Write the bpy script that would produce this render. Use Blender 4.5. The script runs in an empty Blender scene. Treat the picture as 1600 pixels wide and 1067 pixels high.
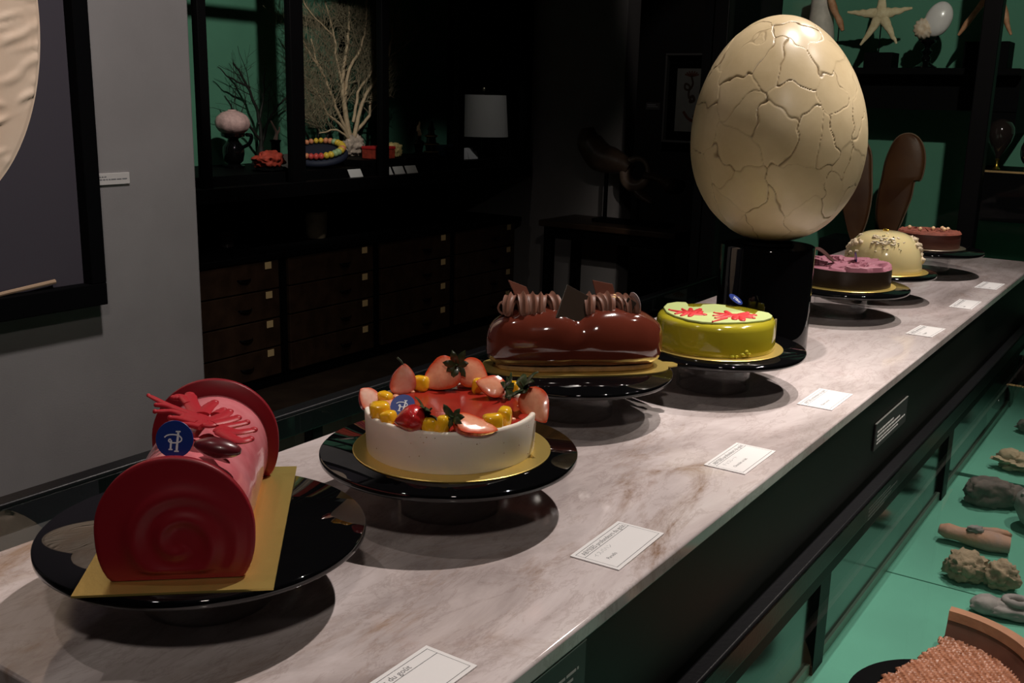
import bpy, bmesh, math, random
import numpy as np
from mathutils import Vector, Matrix, noise
PI=math.pi
rnd=random.Random(7)
SC=bpy.context.scene; COL=SC.collection

# ------------------------------------------------------------ camera, light, exposure
cam=bpy.data.cameras.new('camera'); cam.sensor_width=36; cam.lens=36*1611/1600; cam.clip_start=.02
co=bpy.data.objects.new('camera',cam); COL.objects.link(co); SC.camera=co
P_,R_,Y_=0.2337,0.0243,0.5896
fw=Vector((-math.sin(Y_)*math.cos(P_),math.cos(Y_)*math.cos(P_),-math.sin(P_)))
rt=Vector((math.cos(Y_),math.sin(Y_),0)); up=rt.cross(fw)
r2=math.cos(R_)*rt+math.sin(R_)*up; u2=math.cos(R_)*up-math.sin(R_)*rt
mw=Matrix((r2,u2,-fw)).transposed().to_4x4(); mw.translation=(0,0,.40); co.matrix_world=mw
SC.view_settings.view_transform='Standard'; SC.view_settings.look='None'; SC.view_settings.exposure=0; SC.view_settings.gamma=1
SC.view_settings.use_curve_mapping=False
W=bpy.data.worlds.new('world'); SC.world=W; W.use_nodes=True
W.node_tree.nodes['Background'].inputs[0].default_value=(.9,.95,1,1); W.node_tree.nodes['Background'].inputs[1].default_value=.004
def spot(name,loc,tgt,power,angle,color=(1,.90,.83),r=.02,blend=.5):
    l=bpy.data.lights.new(name,'SPOT'); l.energy=power; l.spot_size=math.radians(angle); l.spot_blend=blend; l.shadow_soft_size=r; l.color=color
    o=bpy.data.objects.new(name,l); COL.objects.link(o); o.location=loc
    o.rotation_euler=(Vector(tgt)-Vector(loc)).to_track_quat('-Z','Y').to_euler(); return o
spot('counter_spot',(-.2,2.75,2.1),(-.6,2.05,0),148,48,r=.030,blend=.7)
spot('counter_spot',(-.3,1.75,2.1),(-.6,.85,0),150,56,r=.022,blend=.7)
spot('counter_spot',(-1.15,.15,2.1),(-.6,.55,0),14,50,r=.03)
spot('counter_spot',(.75,-.75,2.1),(-.6,1.2,.1),46,50,r=.09,color=(1,.9,.8))  # soft front fill added from the camera side to brighten the cakes
# case below the counter on the right
spot('case_spot',(.35,1.9,1.9),(-.15,1.65,-.34),84,44,color=(1,.9,.8),r=.03)
# framed textile and grey wall
spot('wall_spot',(-.75,1.0,2.1),(-2,1.05,.65),125,76,color=(1,.92,.88),r=.08,blend=1)
# wall vitrine on the left, its lamp, and the drawers below
spot('vitrine_spot',(-1.9,2.35,1.95),(-4.05,3.55,.42),150,37,color=(1,.9,.8),r=.035,blend=.6)
spot('vitrine_spot',(-2.3,4.3,2.0),(-3.68,5.13,.25),20,15,color=(1,.92,.88),r=.04)
spot('alcove_spot',(-2.0,3.3,2.1),(-3.5,3.75,-.6),13,50,color=(1,.85,.7),r=.04)
# far vitrine
spot('vitrine_spot',(.1,1.0,1.7),(-.8,3.98,.28),120,40,color=(1,.9,.8),r=.025,blend=.4)
# print and bone piece at the dark end
spot('print_spot',(-2.35,4.6,2.1),(-2.75,6.2,.4),7,34,r=.03)
# lamp in the alcove glancing off the marble
spot('alcove_spot',(-3.40,2.08,1.62),(-3.4,3.4,-.3),5,70,r=.02)

# ------------------------------------------------------------ materials
def mat(name,col,rough=.5,metal=0,coat=0,spec=.5,var=0,vscale=20,bump=0,bscale=60,sss=0,trans=0,emit=None,vcol=None,sheen=0,detail=4):
    m=bpy.data.materials.new(name); m.use_nodes=True; nt=m.node_tree; b=nt.nodes['Principled BSDF']
    c=tuple(col)+(1,)
    b.inputs['Base Color'].default_value=c; b.inputs['Roughness'].default_value=rough; b.inputs['Metallic'].default_value=metal
    b.inputs['Coat Weight'].default_value=coat; b.inputs['Coat Roughness'].default_value=.06; b.inputs['Specular IOR Level'].default_value=spec
    if sss: b.inputs['Subsurface Weight'].default_value=sss; b.inputs['Subsurface Radius'].default_value=(.012,.006,.003); b.inputs['Subsurface Scale'].default_value=.5
    if trans: b.inputs['Transmission Weight'].default_value=trans
    if sheen: b.inputs['Sheen Weight'].default_value=sheen
    if emit: b.inputs['Emission Color'].default_value=tuple(emit[:3])+(1,); b.inputs['Emission Strength'].default_value=emit[3]
    if var or vcol or bump:
        tc=nt.nodes.new('ShaderNodeTexCoord')
    if var or vcol:
        n=nt.nodes.new('ShaderNodeTexNoise'); n.inputs['Scale'].default_value=vscale; n.inputs['Detail'].default_value=detail
        nt.links.new(tc.outputs['Object'],n.inputs['Vector'])
        r=nt.nodes.new('ShaderNodeValToRGB'); r.color_ramp.elements[0].position=.35; r.color_ramp.elements[1].position=.68
        c2=vcol if vcol else tuple(min(1,x*(1+var)) for x in col); c1=col if vcol else tuple(x*(1-var) for x in col)
        r.color_ramp.elements[0].color=tuple(c1)+(1,); r.color_ramp.elements[1].color=tuple(c2)+(1,)
        nt.links.new(n.outputs['Fac'],r.inputs['Fac']); nt.links.new(r.outputs['Color'],b.inputs['Base Color'])
    if bump:
        n2=nt.nodes.new('ShaderNodeTexNoise'); n2.inputs['Scale'].default_value=bscale; n2.inputs['Detail'].default_value=5
        nt.links.new(tc.outputs['Object'],n2.inputs['Vector'])
        bp=nt.nodes.new('ShaderNodeBump'); bp.inputs['Strength'].default_value=bump; bp.inputs['Distance'].default_value=.003
        nt.links.new(n2.outputs['Fac'],bp.inputs['Height']); nt.links.new(bp.outputs['Normal'],b.inputs['Normal'])
    return m
M={}
def D(k,*a,**kw): M[k]=mat(k,*a,**kw)
D('black_lacquer',(.003,.003,.0035),.45,spec=.08)
D('black_gloss',(.003,.003,.0035),.03,spec=.55)
D('black_matte',(.003,.003,.0035),.6,spec=.04)
D('rail_black',(.005,.005,.006),.36,spec=.2,bump=.1,bscale=200)
D('dark_panel',(.006,.008,.006),.5,spec=.2)
D('edge_green',(.14,.22,.17),.3)
D('mirror_black',(.004,.006,.005),.14,spec=.6)
D('label_card',(.90,.66,.33),.6)
D('grey_wall',(.245,.230,.228),.9,var=.06,vscale=5,bump=.15,bscale=300)
D('dark_wall',(.035,.036,.03),.85,bump=.1,bscale=200)
D('black_wall',(.012,.011,.011),.8)
D('ceiling',(.03,.03,.03),.9)
D('green_board',(.095,.33,.23),.85,var=.07,vscale=6,bump=.08,bscale=400)
D('green_wall',(.085,.25,.17),.85,var=.06,vscale=4)
D('dark_wood',(.035,.018,.010),.45,vcol=(.06,.032,.018),vscale=14,bump=.1)
D('floor_wood',(.03,.018,.011),.55,vcol=(.05,.032,.02),vscale=9)
D('brass',(.75,.50,.24),.4,metal=1)
D('gold_board',(.80,.60,.18),.33,metal=.76,bump=.05,bscale=300)
D('silver_board',(.75,.66,.5),.3,metal=1)
D('white_card',(.86,.84,.84),.5)
D('ink',(.16,.16,.17),.6)
D('ink_light',(.45,.45,.46),.6)
D('white_print',(.75,.73,.72),.6)
D('badge_blue',(.012,.035,.22),.35,coat=.3)
D('badge_grey',(.42,.36,.36),.4)
D('badge_white',(.75,.78,.85),.5)
D('pink_glaze',(.72,.165,.195),.2,coat=.5,vcol=(.88,.30,.33),vscale=26,bump=.15,bscale=45,spec=.5)
D('red_disc',(.23,.008,.016),.42,spec=.35)
D('red_coral',(.46,.02,.032),.42,spec=.35)
D('red_coral_bright',(.60,.025,.03),.5)
D('dark_bean',(.11,.012,.018),.3,coat=.3)
D('white_mousse',(.84,.765,.66),.6,sss=.15,bump=.05,bscale=250)
D('jelly',(.33,.022,.013),.22,coat=.25,var=.12,vscale=30)
D('mango',(.95,.50,.018),.2,coat=.6,sss=.1,var=.10,vscale=60)
D('strawberry_skin',(.52,.02,.02),.2,coat=.7,var=.25,vscale=80,bump=.3,bscale=250)
D('strawberry_flesh',(.86,.34,.24),.16,coat=.8,vcol=(.92,.55,.43),vscale=55,sss=.1)
D('strawberry_pale',(.88,.55,.47),.14,coat=.9,vcol=(.95,.74,.66),vscale=70,sss=.1)
D('leaf',(.035,.05,.018),.35,var=.4,vscale=90,coat=.4)
D('choc_glaze',(.135,.028,.016),.10,coat=1,spec=.6,var=.12,vscale=14)
D('biscuit',(.42,.24,.10),.8,var=.3,vscale=60)
D('choc_cream',(.20,.085,.055),.5,var=.1,vscale=40)
D('choc_shard',(.17,.058,.036),.38)
D('nugget',(.75,.48,.20),.45,var=.3,vscale=80)
D('green_glaze',(.42,.36,.022),.12,coat=.6,var=.06,vscale=10,sss=.05)
D('pale_green',(.50,.60,.24),.5)
D('violet_cream',(.36,.13,.18),.6,var=.08,vscale=30)
D('choc_band',(.030,.019,.013),.33)
D('choc_curl',(.075,.026,.024),.4)
D('dome_glaze',(.93,.78,.40),.14,coat=.6,sss=.1)
D('crumb',(.80,.66,.46),.7,var=.2,vscale=90)
D('crumb_pale',(.80,.70,.50),.6,var=.2,vscale=120)
D('gold_leaf',(.9,.6,.1),.3,metal=1)
D('cocoa_dark',(.075,.018,.011),.55,var=.1,vscale=40)
D('cocoa',(.21,.052,.030),.75,var=.25,vscale=60)
D('hazelnut',(.75,.50,.28),.5,var=.2,vscale=60)
D('bone_dark',(.06,.036,.024),.4,vcol=(.11,.07,.05),vscale=12,bump=.2,bscale=40)
D('bone_light',(.16,.10,.07),.35,vcol=(.28,.2,.15),vscale=16)
D('fan_coral',(.62,.46,.31),.75,var=.15,vscale=40)
D('fan_twigs',(.30,.25,.17),.85,var=.2,vscale=30)
D('coral_rock',(.56,.44,.38),.85,var=.3,vscale=40,bump=.5,bscale=60)
D('black_coral',(.012,.010,.009),.7)
D('urchin',(.66,.42,.42),.65,var=.12,vscale=60,bump=.4,bscale=120)
D('red_rock',(.42,.045,.025),.75,var=.3,vscale=50,bump=.6,bscale=80)
D('navy',(.012,.016,.04),.7)
D('paper',(.70,.67,.71),.7)
D('paper_dim',(.55,.52,.50),.75)
D('lamp_cloth',(.52,.49,.49),.9,bump=.1,bscale=400)
D('ivory',(.45,.31,.22),.4,var=.2,vscale=60)
D('yellow_rough',(.75,.58,.26),.85,var=.25,vscale=60,bump=.7,bscale=90)
D('bead_orange',(.72,.27,.14),.35); D('bead_yellow',(.78,.52,.06),.35); D('bead_green',(.35,.48,.25),.35); D('bead_red',(.65,.08,.07),.35)
D('blue_box',(.01,.03,.10),.4)
D('clay_pot',(.14,.11,.07),.7,var=.2,vscale=20)
D('purple_mount',(.052,.044,.058),.85,bump=.05,bscale=300)
D('shell_cream',(.80,.58,.42),.55,vcol=(.88,.70,.54),vscale=7,bump=.1,bscale=100)
D('stick_tan',(.42,.28,.18),.7)
D('starfish',(.62,.50,.30),.8,vcol=(.75,.64,.42),vscale=60,bump=.5,bscale=150)
D('nautilus_white',(.80,.76,.75),.25,coat=.4)
D('nautilus_stripe',(.70,.52,.36),.5,vcol=(.8,.7,.58),vscale=50,bump=.2,bscale=80)
D('branch_coral',(.40,.17,.08),.6,vcol=(.58,.32,.18),vscale=50,bump=.3,bscale=120)
D('horn_pale',(.52,.47,.42),.6,var=.2,vscale=20)
D('paddle',(.06,.02,.008),.45,vcol=(.10,.04,.015),vscale=9,bump=.15,bscale=60)
D('paddle_edge',(.20,.13,.09),.5,var=.2,vscale=14)
D('vase_dark',(.022,.016,.015),.08,coat=.7)
D('stone_dark',(.085,.068,.062),.85,vcol=(.15,.115,.10),vscale=50,bump=.6,bscale=90)
D('stone_tan',(.32,.26,.16),.85,vcol=(.42,.33,.20),vscale=50,bump=.7,bscale=90)
D('stone_pink',(.46,.25,.15),.75,vcol=(.36,.24,.20),vscale=30,bump=.5,bscale=90)
D('stone_grey',(.22,.20,.19),.8,vcol=(.32,.29,.27),vscale=40,bump=.5,bscale=90)
D('stone_lump',(.25,.19,.12),.85,vcol=(.36,.27,.17),vscale=60,bump=.7,bscale=120)
D('terracotta',(.36,.16,.085),.6,vcol=(.45,.21,.11),vscale=30,bump=.3,bscale=100)
D('terracotta_dark',(.14,.055,.035),.55,var=.2,vscale=30)
D('terracotta_grit',(.36,.14,.07),.4,vcol=(.50,.22,.13),vscale=90)
D('taupe',(.40,.34,.30),.9,var=.05)
D('print_sheet',(.36,.33,.31),.8,var=.05)
D('print_brown',(.10,.05,.03),.8); D('print_red',(.20,.06,.03),.8)
def glass(name,tint,rough=0,ior=1.45):
    m=bpy.data.materials.new(name); m.use_nodes=True; nt=m.node_tree; nt.nodes.remove(nt.nodes['Principled BSDF'])
    out=nt.nodes['Material Output']; t=nt.nodes.new('ShaderNodeBsdfTransparent'); t.inputs[0].default_value=tuple(tint)+(1,)
    g=nt.nodes.new('ShaderNodeBsdfGlossy'); g.inputs['Roughness'].default_value=rough; f=nt.nodes.new('ShaderNodeFresnel'); f.inputs[0].default_value=ior
    mx=nt.nodes.new('ShaderNodeMixShader'); ge=nt.nodes.new('ShaderNodeNewGeometry'); im=nt.nodes.new('ShaderNodeMath'); im.operation='SUBTRACT'; im.inputs[0].default_value=1; nt.links.new(ge.outputs['Backfacing'],im.inputs[1]); mu=nt.nodes.new('ShaderNodeMath'); mu.operation='MULTIPLY'; nt.links.new(f.outputs[0],mu.inputs[0]); nt.links.new(im.outputs[0],mu.inputs[1]); nt.links.new(mu.outputs[0],mx.inputs[0]); nt.links.new(t.outputs[0],mx.inputs[1]); nt.links.new(g.outputs[0],mx.inputs[2]); nt.links.new(mx.outputs[0],out.inputs[0])
    return m
M['pane']=glass('pane',(.95,.97,.96),ior=1.25); M['acrylic']=glass('acrylic',(.93,.93,.93),ior=1.49)
def marble():
    m=bpy.data.materials.new('marble'); m.use_nodes=True; nt=m.node_tree; b=nt.nodes['Principled BSDF']; N=nt.nodes.new; L=nt.links.new
    tc=N('ShaderNodeTexCoord'); mp=N('ShaderNodeMapping'); mp.inputs['Rotation'].default_value=(0,0,math.radians(-24)); mp.inputs['Scale'].default_value=(3.0,1.0,1)
    L(tc.outputs['Object'],mp.inputs['Vector'])
    def noi(sc,de,ro,di):
        n=N('ShaderNodeTexNoise'); n.inputs['Scale'].default_value=sc; n.inputs['Detail'].default_value=de; n.inputs['Roughness'].default_value=ro; n.inputs['Distortion'].default_value=di; L(mp.outputs['Vector'],n.inputs['Vector']); return n
    def ramp(src,stops):
        r=N('ShaderNodeValToRGB'); e=r.color_ramp.elements
        e[0].position,e[0].color=stops[0][0],stops[0][1]+(1,); e[1].position,e[1].color=stops[-1][0],stops[-1][1]+(1,)
        for p,c in stops[1:-1]: q=e.new(p); q.color=c+(1,)
        L(src,r.inputs['Fac']); return r
    n1=noi(2.3,11,.64,.9); n2=noi(3.6,12,.72,1.3); n3=noi(1.7,3,.5,.6); n4=noi(9,10,.7,.5)
    r1=ramp(n1.outputs['Fac'],[(.30,(.37,.31,.30)),(.43,(.55,.475,.465)),(.52,(.67,.59,.585)),(.66,(.78,.71,.70))])
    r2=ramp(n2.outputs['Fac'],[(.52,(0,0,0)),(.60,(.35,.35,.35)),(.70,(1,1,1))])
    r3=ramp(n3.outputs['Fac'],[(.40,(.05,.05,.05)),(.56,(1,1,1))])
    mu=N('ShaderNodeMath'); mu.operation='MULTIPLY'; L(r2.outputs['Color'],mu.inputs[0]); L(r3.outputs['Color'],mu.inputs[1])
    mx=N('ShaderNodeMixRGB'); mx.inputs['Color2'].default_value=(.27,.155,.085,1); L(mu.outputs[0],mx.inputs['Fac']); L(r1.outputs['Color'],mx.inputs['Color1'])
    r4=ramp(n4.outputs['Fac'],[(.47,(1,1,1)),(.495,(.72,.68,.66)),(.52,(1,1,1))])
    m2=N('ShaderNodeMixRGB'); m2.blend_type='MULTIPLY'; m2.inputs['Fac'].default_value=.55; L(mx.outputs['Color'],m2.inputs['Color1']); L(r4.outputs['Color'],m2.inputs['Color2'])
    L(m2.outputs['Color'],b.inputs['Base Color']); b.inputs['Roughness'].default_value=.08; b.inputs['Specular IOR Level'].default_value=.5
    return m
M['marble']=marble()
def eggmat():
    m=bpy.data.materials.new('eggshell'); m.use_nodes=True; nt=m.node_tree; b=nt.nodes['Principled BSDF']; N=nt.nodes.new; L=nt.links.new
    tc=N('ShaderNodeTexCoord'); n=N('ShaderNodeTexNoise'); n.inputs['Scale'].default_value=5; n.inputs['Detail'].default_value=7; n.inputs['Roughness'].default_value=.65; L(tc.outputs['Object'],n.inputs['Vector'])
    r=N('ShaderNodeValToRGB'); e=r.color_ramp.elements; e[0].position=.3; e[0].color=(.46,.355,.20,1); e[1].position=.7; e[1].color=(.66,.54,.345,1); L(n.outputs['Fac'],r.inputs['Fac'])
    a=N('ShaderNodeAttribute'); a.attribute_name='crack'
    mx=N('ShaderNodeMixRGB'); mx.inputs['Color2'].default_value=(.16,.10,.05,1); L(a.outputs['Fac'],mx.inputs['Fac']); L(r.outputs['Color'],mx.inputs['Color1']); L(mx.outputs['Color'],b.inputs['Base Color'])
    b.inputs['Roughness'].default_value=.33; b.inputs['Specular IOR Level'].default_value=.4
    n2=N('ShaderNodeTexNoise'); n2.inputs['Scale'].default_value=160; n2.inputs['Detail'].default_value=3; L(tc.outputs['Object'],n2.inputs['Vector'])
    bp=N('ShaderNodeBump'); bp.inputs['Strength'].default_value=.05; bp.inputs['Distance'].default_value=.0012; L(n2.outputs['Fac'],bp.inputs['Height']); L(bp.outputs['Normal'],b.inputs['Normal'])
    return m
M['eggshell']=eggmat()
def fleshmat(name,c0,c1):
    m=mat(name,c0,.17,coat=.8); nt=m.node_tree; b=nt.nodes['Principled BSDF']; a=nt.nodes.new('ShaderNodeAttribute'); a.attribute_name='rim'
    tc=nt.nodes.new('ShaderNodeTexCoord'); n=nt.nodes.new('ShaderNodeTexNoise'); n.inputs['Scale'].default_value=220; nt.links.new(tc.outputs['Object'],n.inputs['Vector'])
    ad=nt.nodes.new('ShaderNodeMath'); ad.operation='MULTIPLY_ADD'; ad.inputs[1].default_value=.5; nt.links.new(n.outputs['Fac'],ad.inputs[0]); nt.links.new(a.outputs['Fac'],ad.inputs[2])
    r=nt.nodes.new('ShaderNodeValToRGB'); e=r.color_ramp.elements; e[0].position=.22; e[0].color=c0+(1,); e[1].position=1.12; e[1].position=1.0; e[1].color=c1+(1,); nt.links.new(ad.outputs[0],r.inputs['Fac']); nt.links.new(r.outputs['Color'],b.inputs['Base Color'])
    b.inputs['Subsurface Weight'].default_value=.1; b.inputs['Subsurface Radius'].default_value=(.01,.004,.002); b.inputs['Subsurface Scale'].default_value=.4
    return m
M['cut_flesh']=fleshmat('cut_flesh',(.92,.42,.26),(.70,.085,.03)); M['cut_pale']=fleshmat('cut_pale',(.93,.60,.48),(.80,.20,.12))

# ------------------------------------------------------------ helpers
class MB:
    def __init__(s): s.v=[]; s.f=[]
    def add(s,vs,fs):
        o=len(s.v); s.v+= [tuple(v) for v in vs]; s.f+=[tuple(i+o for i in f) for f in fs]; return s
    def box(s,x0,x1,y0,y1,z0,z1):
        return s.add([(x0,y0,z0),(x1,y0,z0),(x1,y1,z0),(x0,y1,z0),(x0,y0,z1),(x1,y0,z1),(x1,y1,z1),(x0,y1,z1)],
            [(0,3,2,1),(4,5,6,7),(0,1,5,4),(1,2,6,5),(2,3,7,6),(3,0,4,7)])
    def lathe(s,prof,n=48,c=(0,0,0),cap=True,a0=0,a1=2*PI,fr=None):
        full=abs(a1-a0-2*PI)<1e-6; k=n if full else n+1; vs=[]
        for r,z in prof:
            for i in range(k):
                a=a0+(a1-a0)*i/n; rr=r*(fr(a,z) if fr else 1); vs.append((c[0]+rr*math.cos(a),c[1]+rr*math.sin(a),c[2]+z))
        fs=[]
        for j in range(len(prof)-1):
            for i in range(n):
                i2=(i+1)%k; fs.append((j*k+i,j*k+i2,(j+1)*k+i2,(j+1)*k+i))
        if cap and full:
            if prof[0][0]>1e-5: fs.append(tuple(range(k-1,-1,-1)))
            if prof[-1][0]>1e-5: fs.append(tuple((len(prof)-1)*k+i for i in range(k)))
        return s.add(vs,fs)
    def tube(s,pts,rad,n=8,cap=True,flat=1,lobes=0,upv=None):
        pts=[Vector(p) for p in pts]; rad=rad if isinstance(rad,(list,tuple)) else [rad]*len(pts); vs=[]
        ref=Vector(upv) if upv else None; nrm=None
        for i,p in enumerate(pts):
            t=(pts[min(i+1,len(pts)-1)]-pts[max(i-1,0)]); t=t.normalized() if t.length>1e-9 else Vector((0,0,1))
            if ref: nn=ref-t*ref.dot(t)
            elif nrm is None: q=Vector((0,0,1)) if abs(t.z)<.9 else Vector((1,0,0)); nn=q-t*q.dot(t)
            else: nn=nrm-t*nrm.dot(t)
            nn=nn.normalized() if nn.length>1e-9 else Vector((0,0,1)); nrm=nn; bn=t.cross(nn)
            for k in range(n):
                a=2*PI*k/n; r=rad[i]*(1+(.28*math.cos(lobes*a) if lobes else 0)); vs.append(p+bn*(math.cos(a)*r)+nn*(math.sin(a)*r*flat))
        fs=[(j*n+k,j*n+(k+1)%n,(j+1)*n+(k+1)%n,(j+1)*n+k) for j in range(len(pts)-1) for k in range(n)]
        if cap: fs+= [tuple(range(n-1,-1,-1)),tuple((len(pts)-1)*n+k for k in range(n))]
        return s.add(vs,fs)
    def prism(s,outl,z0,z1):
        n=len(outl); a=sum(outl[i][0]*outl[(i+1)%n][1]-outl[(i+1)%n][0]*outl[i][1] for i in range(n))
        if a<0: outl=outl[::-1]
        vs=[(x,y,z0) for x,y in outl]+[(x,y,z1) for x,y in outl]
        return s.add(vs,[tuple(range(n-1,-1,-1)),tuple(range(n,2*n))]+[(i,(i+1)%n,n+(i+1)%n,n+i) for i in range(n)])
    def blob(s,c,r,sub=3,amp=.15,sc=2.0,seed=0,f=None,oct=3):
        bm=bmesh.new(); bmesh.ops.create_icosphere(bm,subdivisions=sub,radius=1); vs=[]
        for v in bm.verts:
            d=v.co.normalized(); k=1+amp*noise.fractal(d*sc+Vector((seed*7.3,seed*1.7,seed)),.8,2,oct)
            if f: k*=f(d)
            vs.append((c[0]+d.x*r[0]*k,c[1]+d.y*r[1]*k,c[2]+d.z*r[2]*k))
        fs=[tuple(v.index for v in f_.verts) for f_ in bm.faces]; bm.free(); return s.add(vs,fs)
    def xf(s,m): s.v=[tuple(m@Vector(v)) for v in s.v]; return s
    def mesh(s,name,smooth=40):
        me=bpy.data.meshes.new(name); me.from_pydata(s.v,[],s.f); me.validate()
        if smooth:
            me.shade_smooth(); me.set_sharp_from_angle(angle=math.radians(smooth))
        me.update(); return me
def obj(name,mb,m,parent=None,smooth=40,bevel=0,loc=None,rot=None,label=None):
    me=mb.mesh(name,smooth) if isinstance(mb,MB) else mb
    if m: 
        me.materials.clear(); me.materials.append(M[m] if isinstance(m,str) else m)
    o=bpy.data.objects.new(name,me); COL.objects.link(o)
    if parent: o.parent=parent
    if loc: o.location=loc
    if rot: o.rotation_euler=rot
    if bevel:
        b=o.modifiers.new('bevel','BEVEL'); b.width=bevel; b.segments=2; b.limit_method='ANGLE'; b.angle_limit=math.radians(50)
    if label: o['label']=label
    return o
def tag(o,label,cat,group=None):
    o['label']=label; o['category']=cat
    if group: o['group']=group
    return o
def thing(name,label,cat,loc=(0,0,0),rz=0,group=None):
    o=bpy.data.objects.new(name,None); COL.objects.link(o); o.location=loc; o.rotation_euler=(0,0,rz); o.empty_display_size=.02
    return tag(o,label,cat,group)
def struct(o): o['kind']='structure'; return o
def dup(root,loc,rz=None,label=None):
    r=root.copy(); COL.objects.link(r); r.location=loc
    if rz is not None: r.rotation_euler=(0,0,rz)
    if label: r['label']=label
    for ch in list(root.children):
        c=ch.copy(); COL.objects.link(c); c.parent=r
        for g in list(ch.children):
            d=g.copy(); COL.objects.link(d); d.parent=c
    return r
def box(*a): return MB().box(*a)
def frame_mat(x,y,z,o=(0,0,0)):
    m=Matrix((Vector(x).normalized(),Vector(y).normalized(),Vector(z).normalized())).transposed().to_4x4(); m.translation=o; return m
def text_mesh(s,size,align='LEFT',sp=1.0):
    c=bpy.data.curves.new('lettering','FONT'); c.body=s; c.size=size; c.align_x=align; c.space_character=sp; c.resolution_u=3
    o=bpy.data.objects.new('lettering',c); COL.objects.link(o); bpy.context.view_layer.update()
    me=bpy.data.meshes.new_from_object(o.evaluated_get(bpy.context.evaluated_depsgraph_get()))
    bpy.data.objects.remove(o); bpy.data.curves.remove(c); me.name='lettering'; return me
def cr(pts,n=8):
    P=[Vector(p) for p in pts]; P=[P[0]*2-P[1]]+P+[P[-1]*2-P[-2]]; out=[]
    for i in range(1,len(P)-2):
        for k in range(n):
            t=k/n; a,b,c,d=P[i-1],P[i],P[i+1],P[i+2]
            out.append(.5*((2*b)+(c-a)*t+(2*a-5*b+4*c-d)*t*t+(3*b-a-3*c+d)*t**3))
    out.append(P[-2]); return out
def lerp_list(a,n): 
    out=[]; m=len(a)-1
    for i in range(n):
        t=i/(n-1)*m; k=min(int(t),m-1); out.append(a[k]+(a[k+1]-a[k])*(t-k))
    return out
E_=Vector((.83,.556,0)).normalized(); N_=Vector((.556,-.83,0)).normalized()   # along and across the sight line to the counter
DATA={"roll":[[[[-0.0525,0.065],[-0.0882,0.069],[-0.1291,0.0786]],0.0021,0.0011],[[[-0.0507,0.0595],[-0.0777,0.0628],[-0.0886,0.0541]],0.002,0.0012],[[[-0.0398,0.0546],[-0.0583,0.0535],[-0.0662,0.0507]],0.002,0.0014],[[[-0.0857,0.0691],[-0.0963,0.0681],[-0.1021,0.0654]],0.0017,0.0012],[[[-0.0311,0.0515],[-0.0427,0.049],[-0.0516,0.0452]],0.002,0.0012],[[[-0.0562,0.0691],[-0.0828,0.0845],[-0.1047,0.1002]],0.0032,0.0027],[[[-0.0848,0.0829],[-0.1032,0.0914],[-0.1079,0.0876]],0.002,0.0023],[[[-0.0543,0.0706],[-0.066,0.0867],[-0.0724,0.0985]],0.0033,0.0023],[[[-0.061,0.0617],[-0.0482,0.0615],[-0.0302,0.0588]],0.0047,0.0047],[[[-0.0348,0.0585],[-0.0391,0.0756],[-0.0447,0.0889]],0.0035,0.0026],[[[-0.0453,0.0777],[-0.0501,0.0882]],0.0027,0.0023],[[[-0.029,0.0598],[-0.0278,0.0742],[-0.0279,0.0828]],0.0032,0.0024],[[[-0.0192,0.0576],[-0.0152,0.0706],[-0.0129,0.0791]],0.0027,0.0018],[[[-0.0172,0.0559],[-0.0016,0.0586],[0.0038,0.0709]],0.0033,0.002],[[[-0.0101,0.0519],[0.0145,0.0464],[0.0184,0.0541]],0.0027,0.0021]],"green":[[-0.0566,0.026],[-0.0646,0.037],[-0.0768,0.03],[-0.0826,0.0095],[-0.0748,-0.0186],[-0.0562,-0.0471],[-0.0337,-0.0652],[-0.0085,-0.0766],[0.0127,-0.0767],[0.0301,-0.0688],[0.0448,-0.0544],[0.0613,-0.0355],[0.075,-0.0088],[0.077,0.0135],[0.0734,0.0282],[0.0624,0.0435],[0.0503,0.0473],[0.0449,0.045],[0.0494,0.0216],[0.0373,0.0253],[0.0193,0.0341],[-0.0035,0.0428],[-0.0089,0.0555],[-0.0256,0.0528],[-0.0375,0.0366],[-0.0339,0.02],[-0.041,0.0105],[-0.0483,0.01]],"gcor":[[[[[-0.0285,-0.0377],[-0.0451,-0.0377],[-0.0575,-0.0351]],0.0029,0.0014],[[[-0.0364,-0.0445],[-0.038,-0.0566]],0.0016,0.0012],[[[-0.028,-0.0427],[-0.0261,-0.0625]],0.0023,0.0014],[[[-0.0272,-0.0366],[-0.0448,-0.0185]],0.0021,0.0014],[[[-0.0263,-0.0304],[-0.0366,-0.008]],0.0025,0.0021],[[[-0.0219,-0.0321],[-0.0247,-0.0012]],0.0029,0.0021],[[[-0.0254,-0.0405],[-0.0049,-0.0336]],0.0049,0.0035],[[[-0.0131,-0.0354],[-0.0162,-0.0162]],0.0025,0.0021],[[[-0.0197,-0.041],[-0.0153,-0.0585]],0.0025,0.0018]],[[[[0.0201,-0.0123],[0.0018,-0.0117]],0.0025,0.0012],[[[0.0217,-0.0162],[0.0096,-0.0319]],0.0023,0.0014],[[[0.0276,-0.0218],[0.0182,-0.0456]],0.0025,0.0014],[[[0.0298,-0.0356],[0.0246,-0.0706]],0.0016,0.0008],[[[0.027,-0.0118],[0.0117,0.0077]],0.0029,0.0023],[[[0.0253,-0.0164],[0.047,0.0]],0.0059,0.0055],[[[0.0388,-0.0016],[0.0527,0.0102]],0.0049,0.0033],[[[0.037,-0.019],[0.042,-0.0355]],0.0033,0.0025],[[[0.0435,-0.0135],[0.0541,-0.0355]],0.0033,0.0025],[[[0.0362,-0.0039],[0.039,0.0202]],0.0033,0.0025],[[[0.0475,-0.0101],[0.0597,-0.0102]],0.0033,0.0023]]]}
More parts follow.
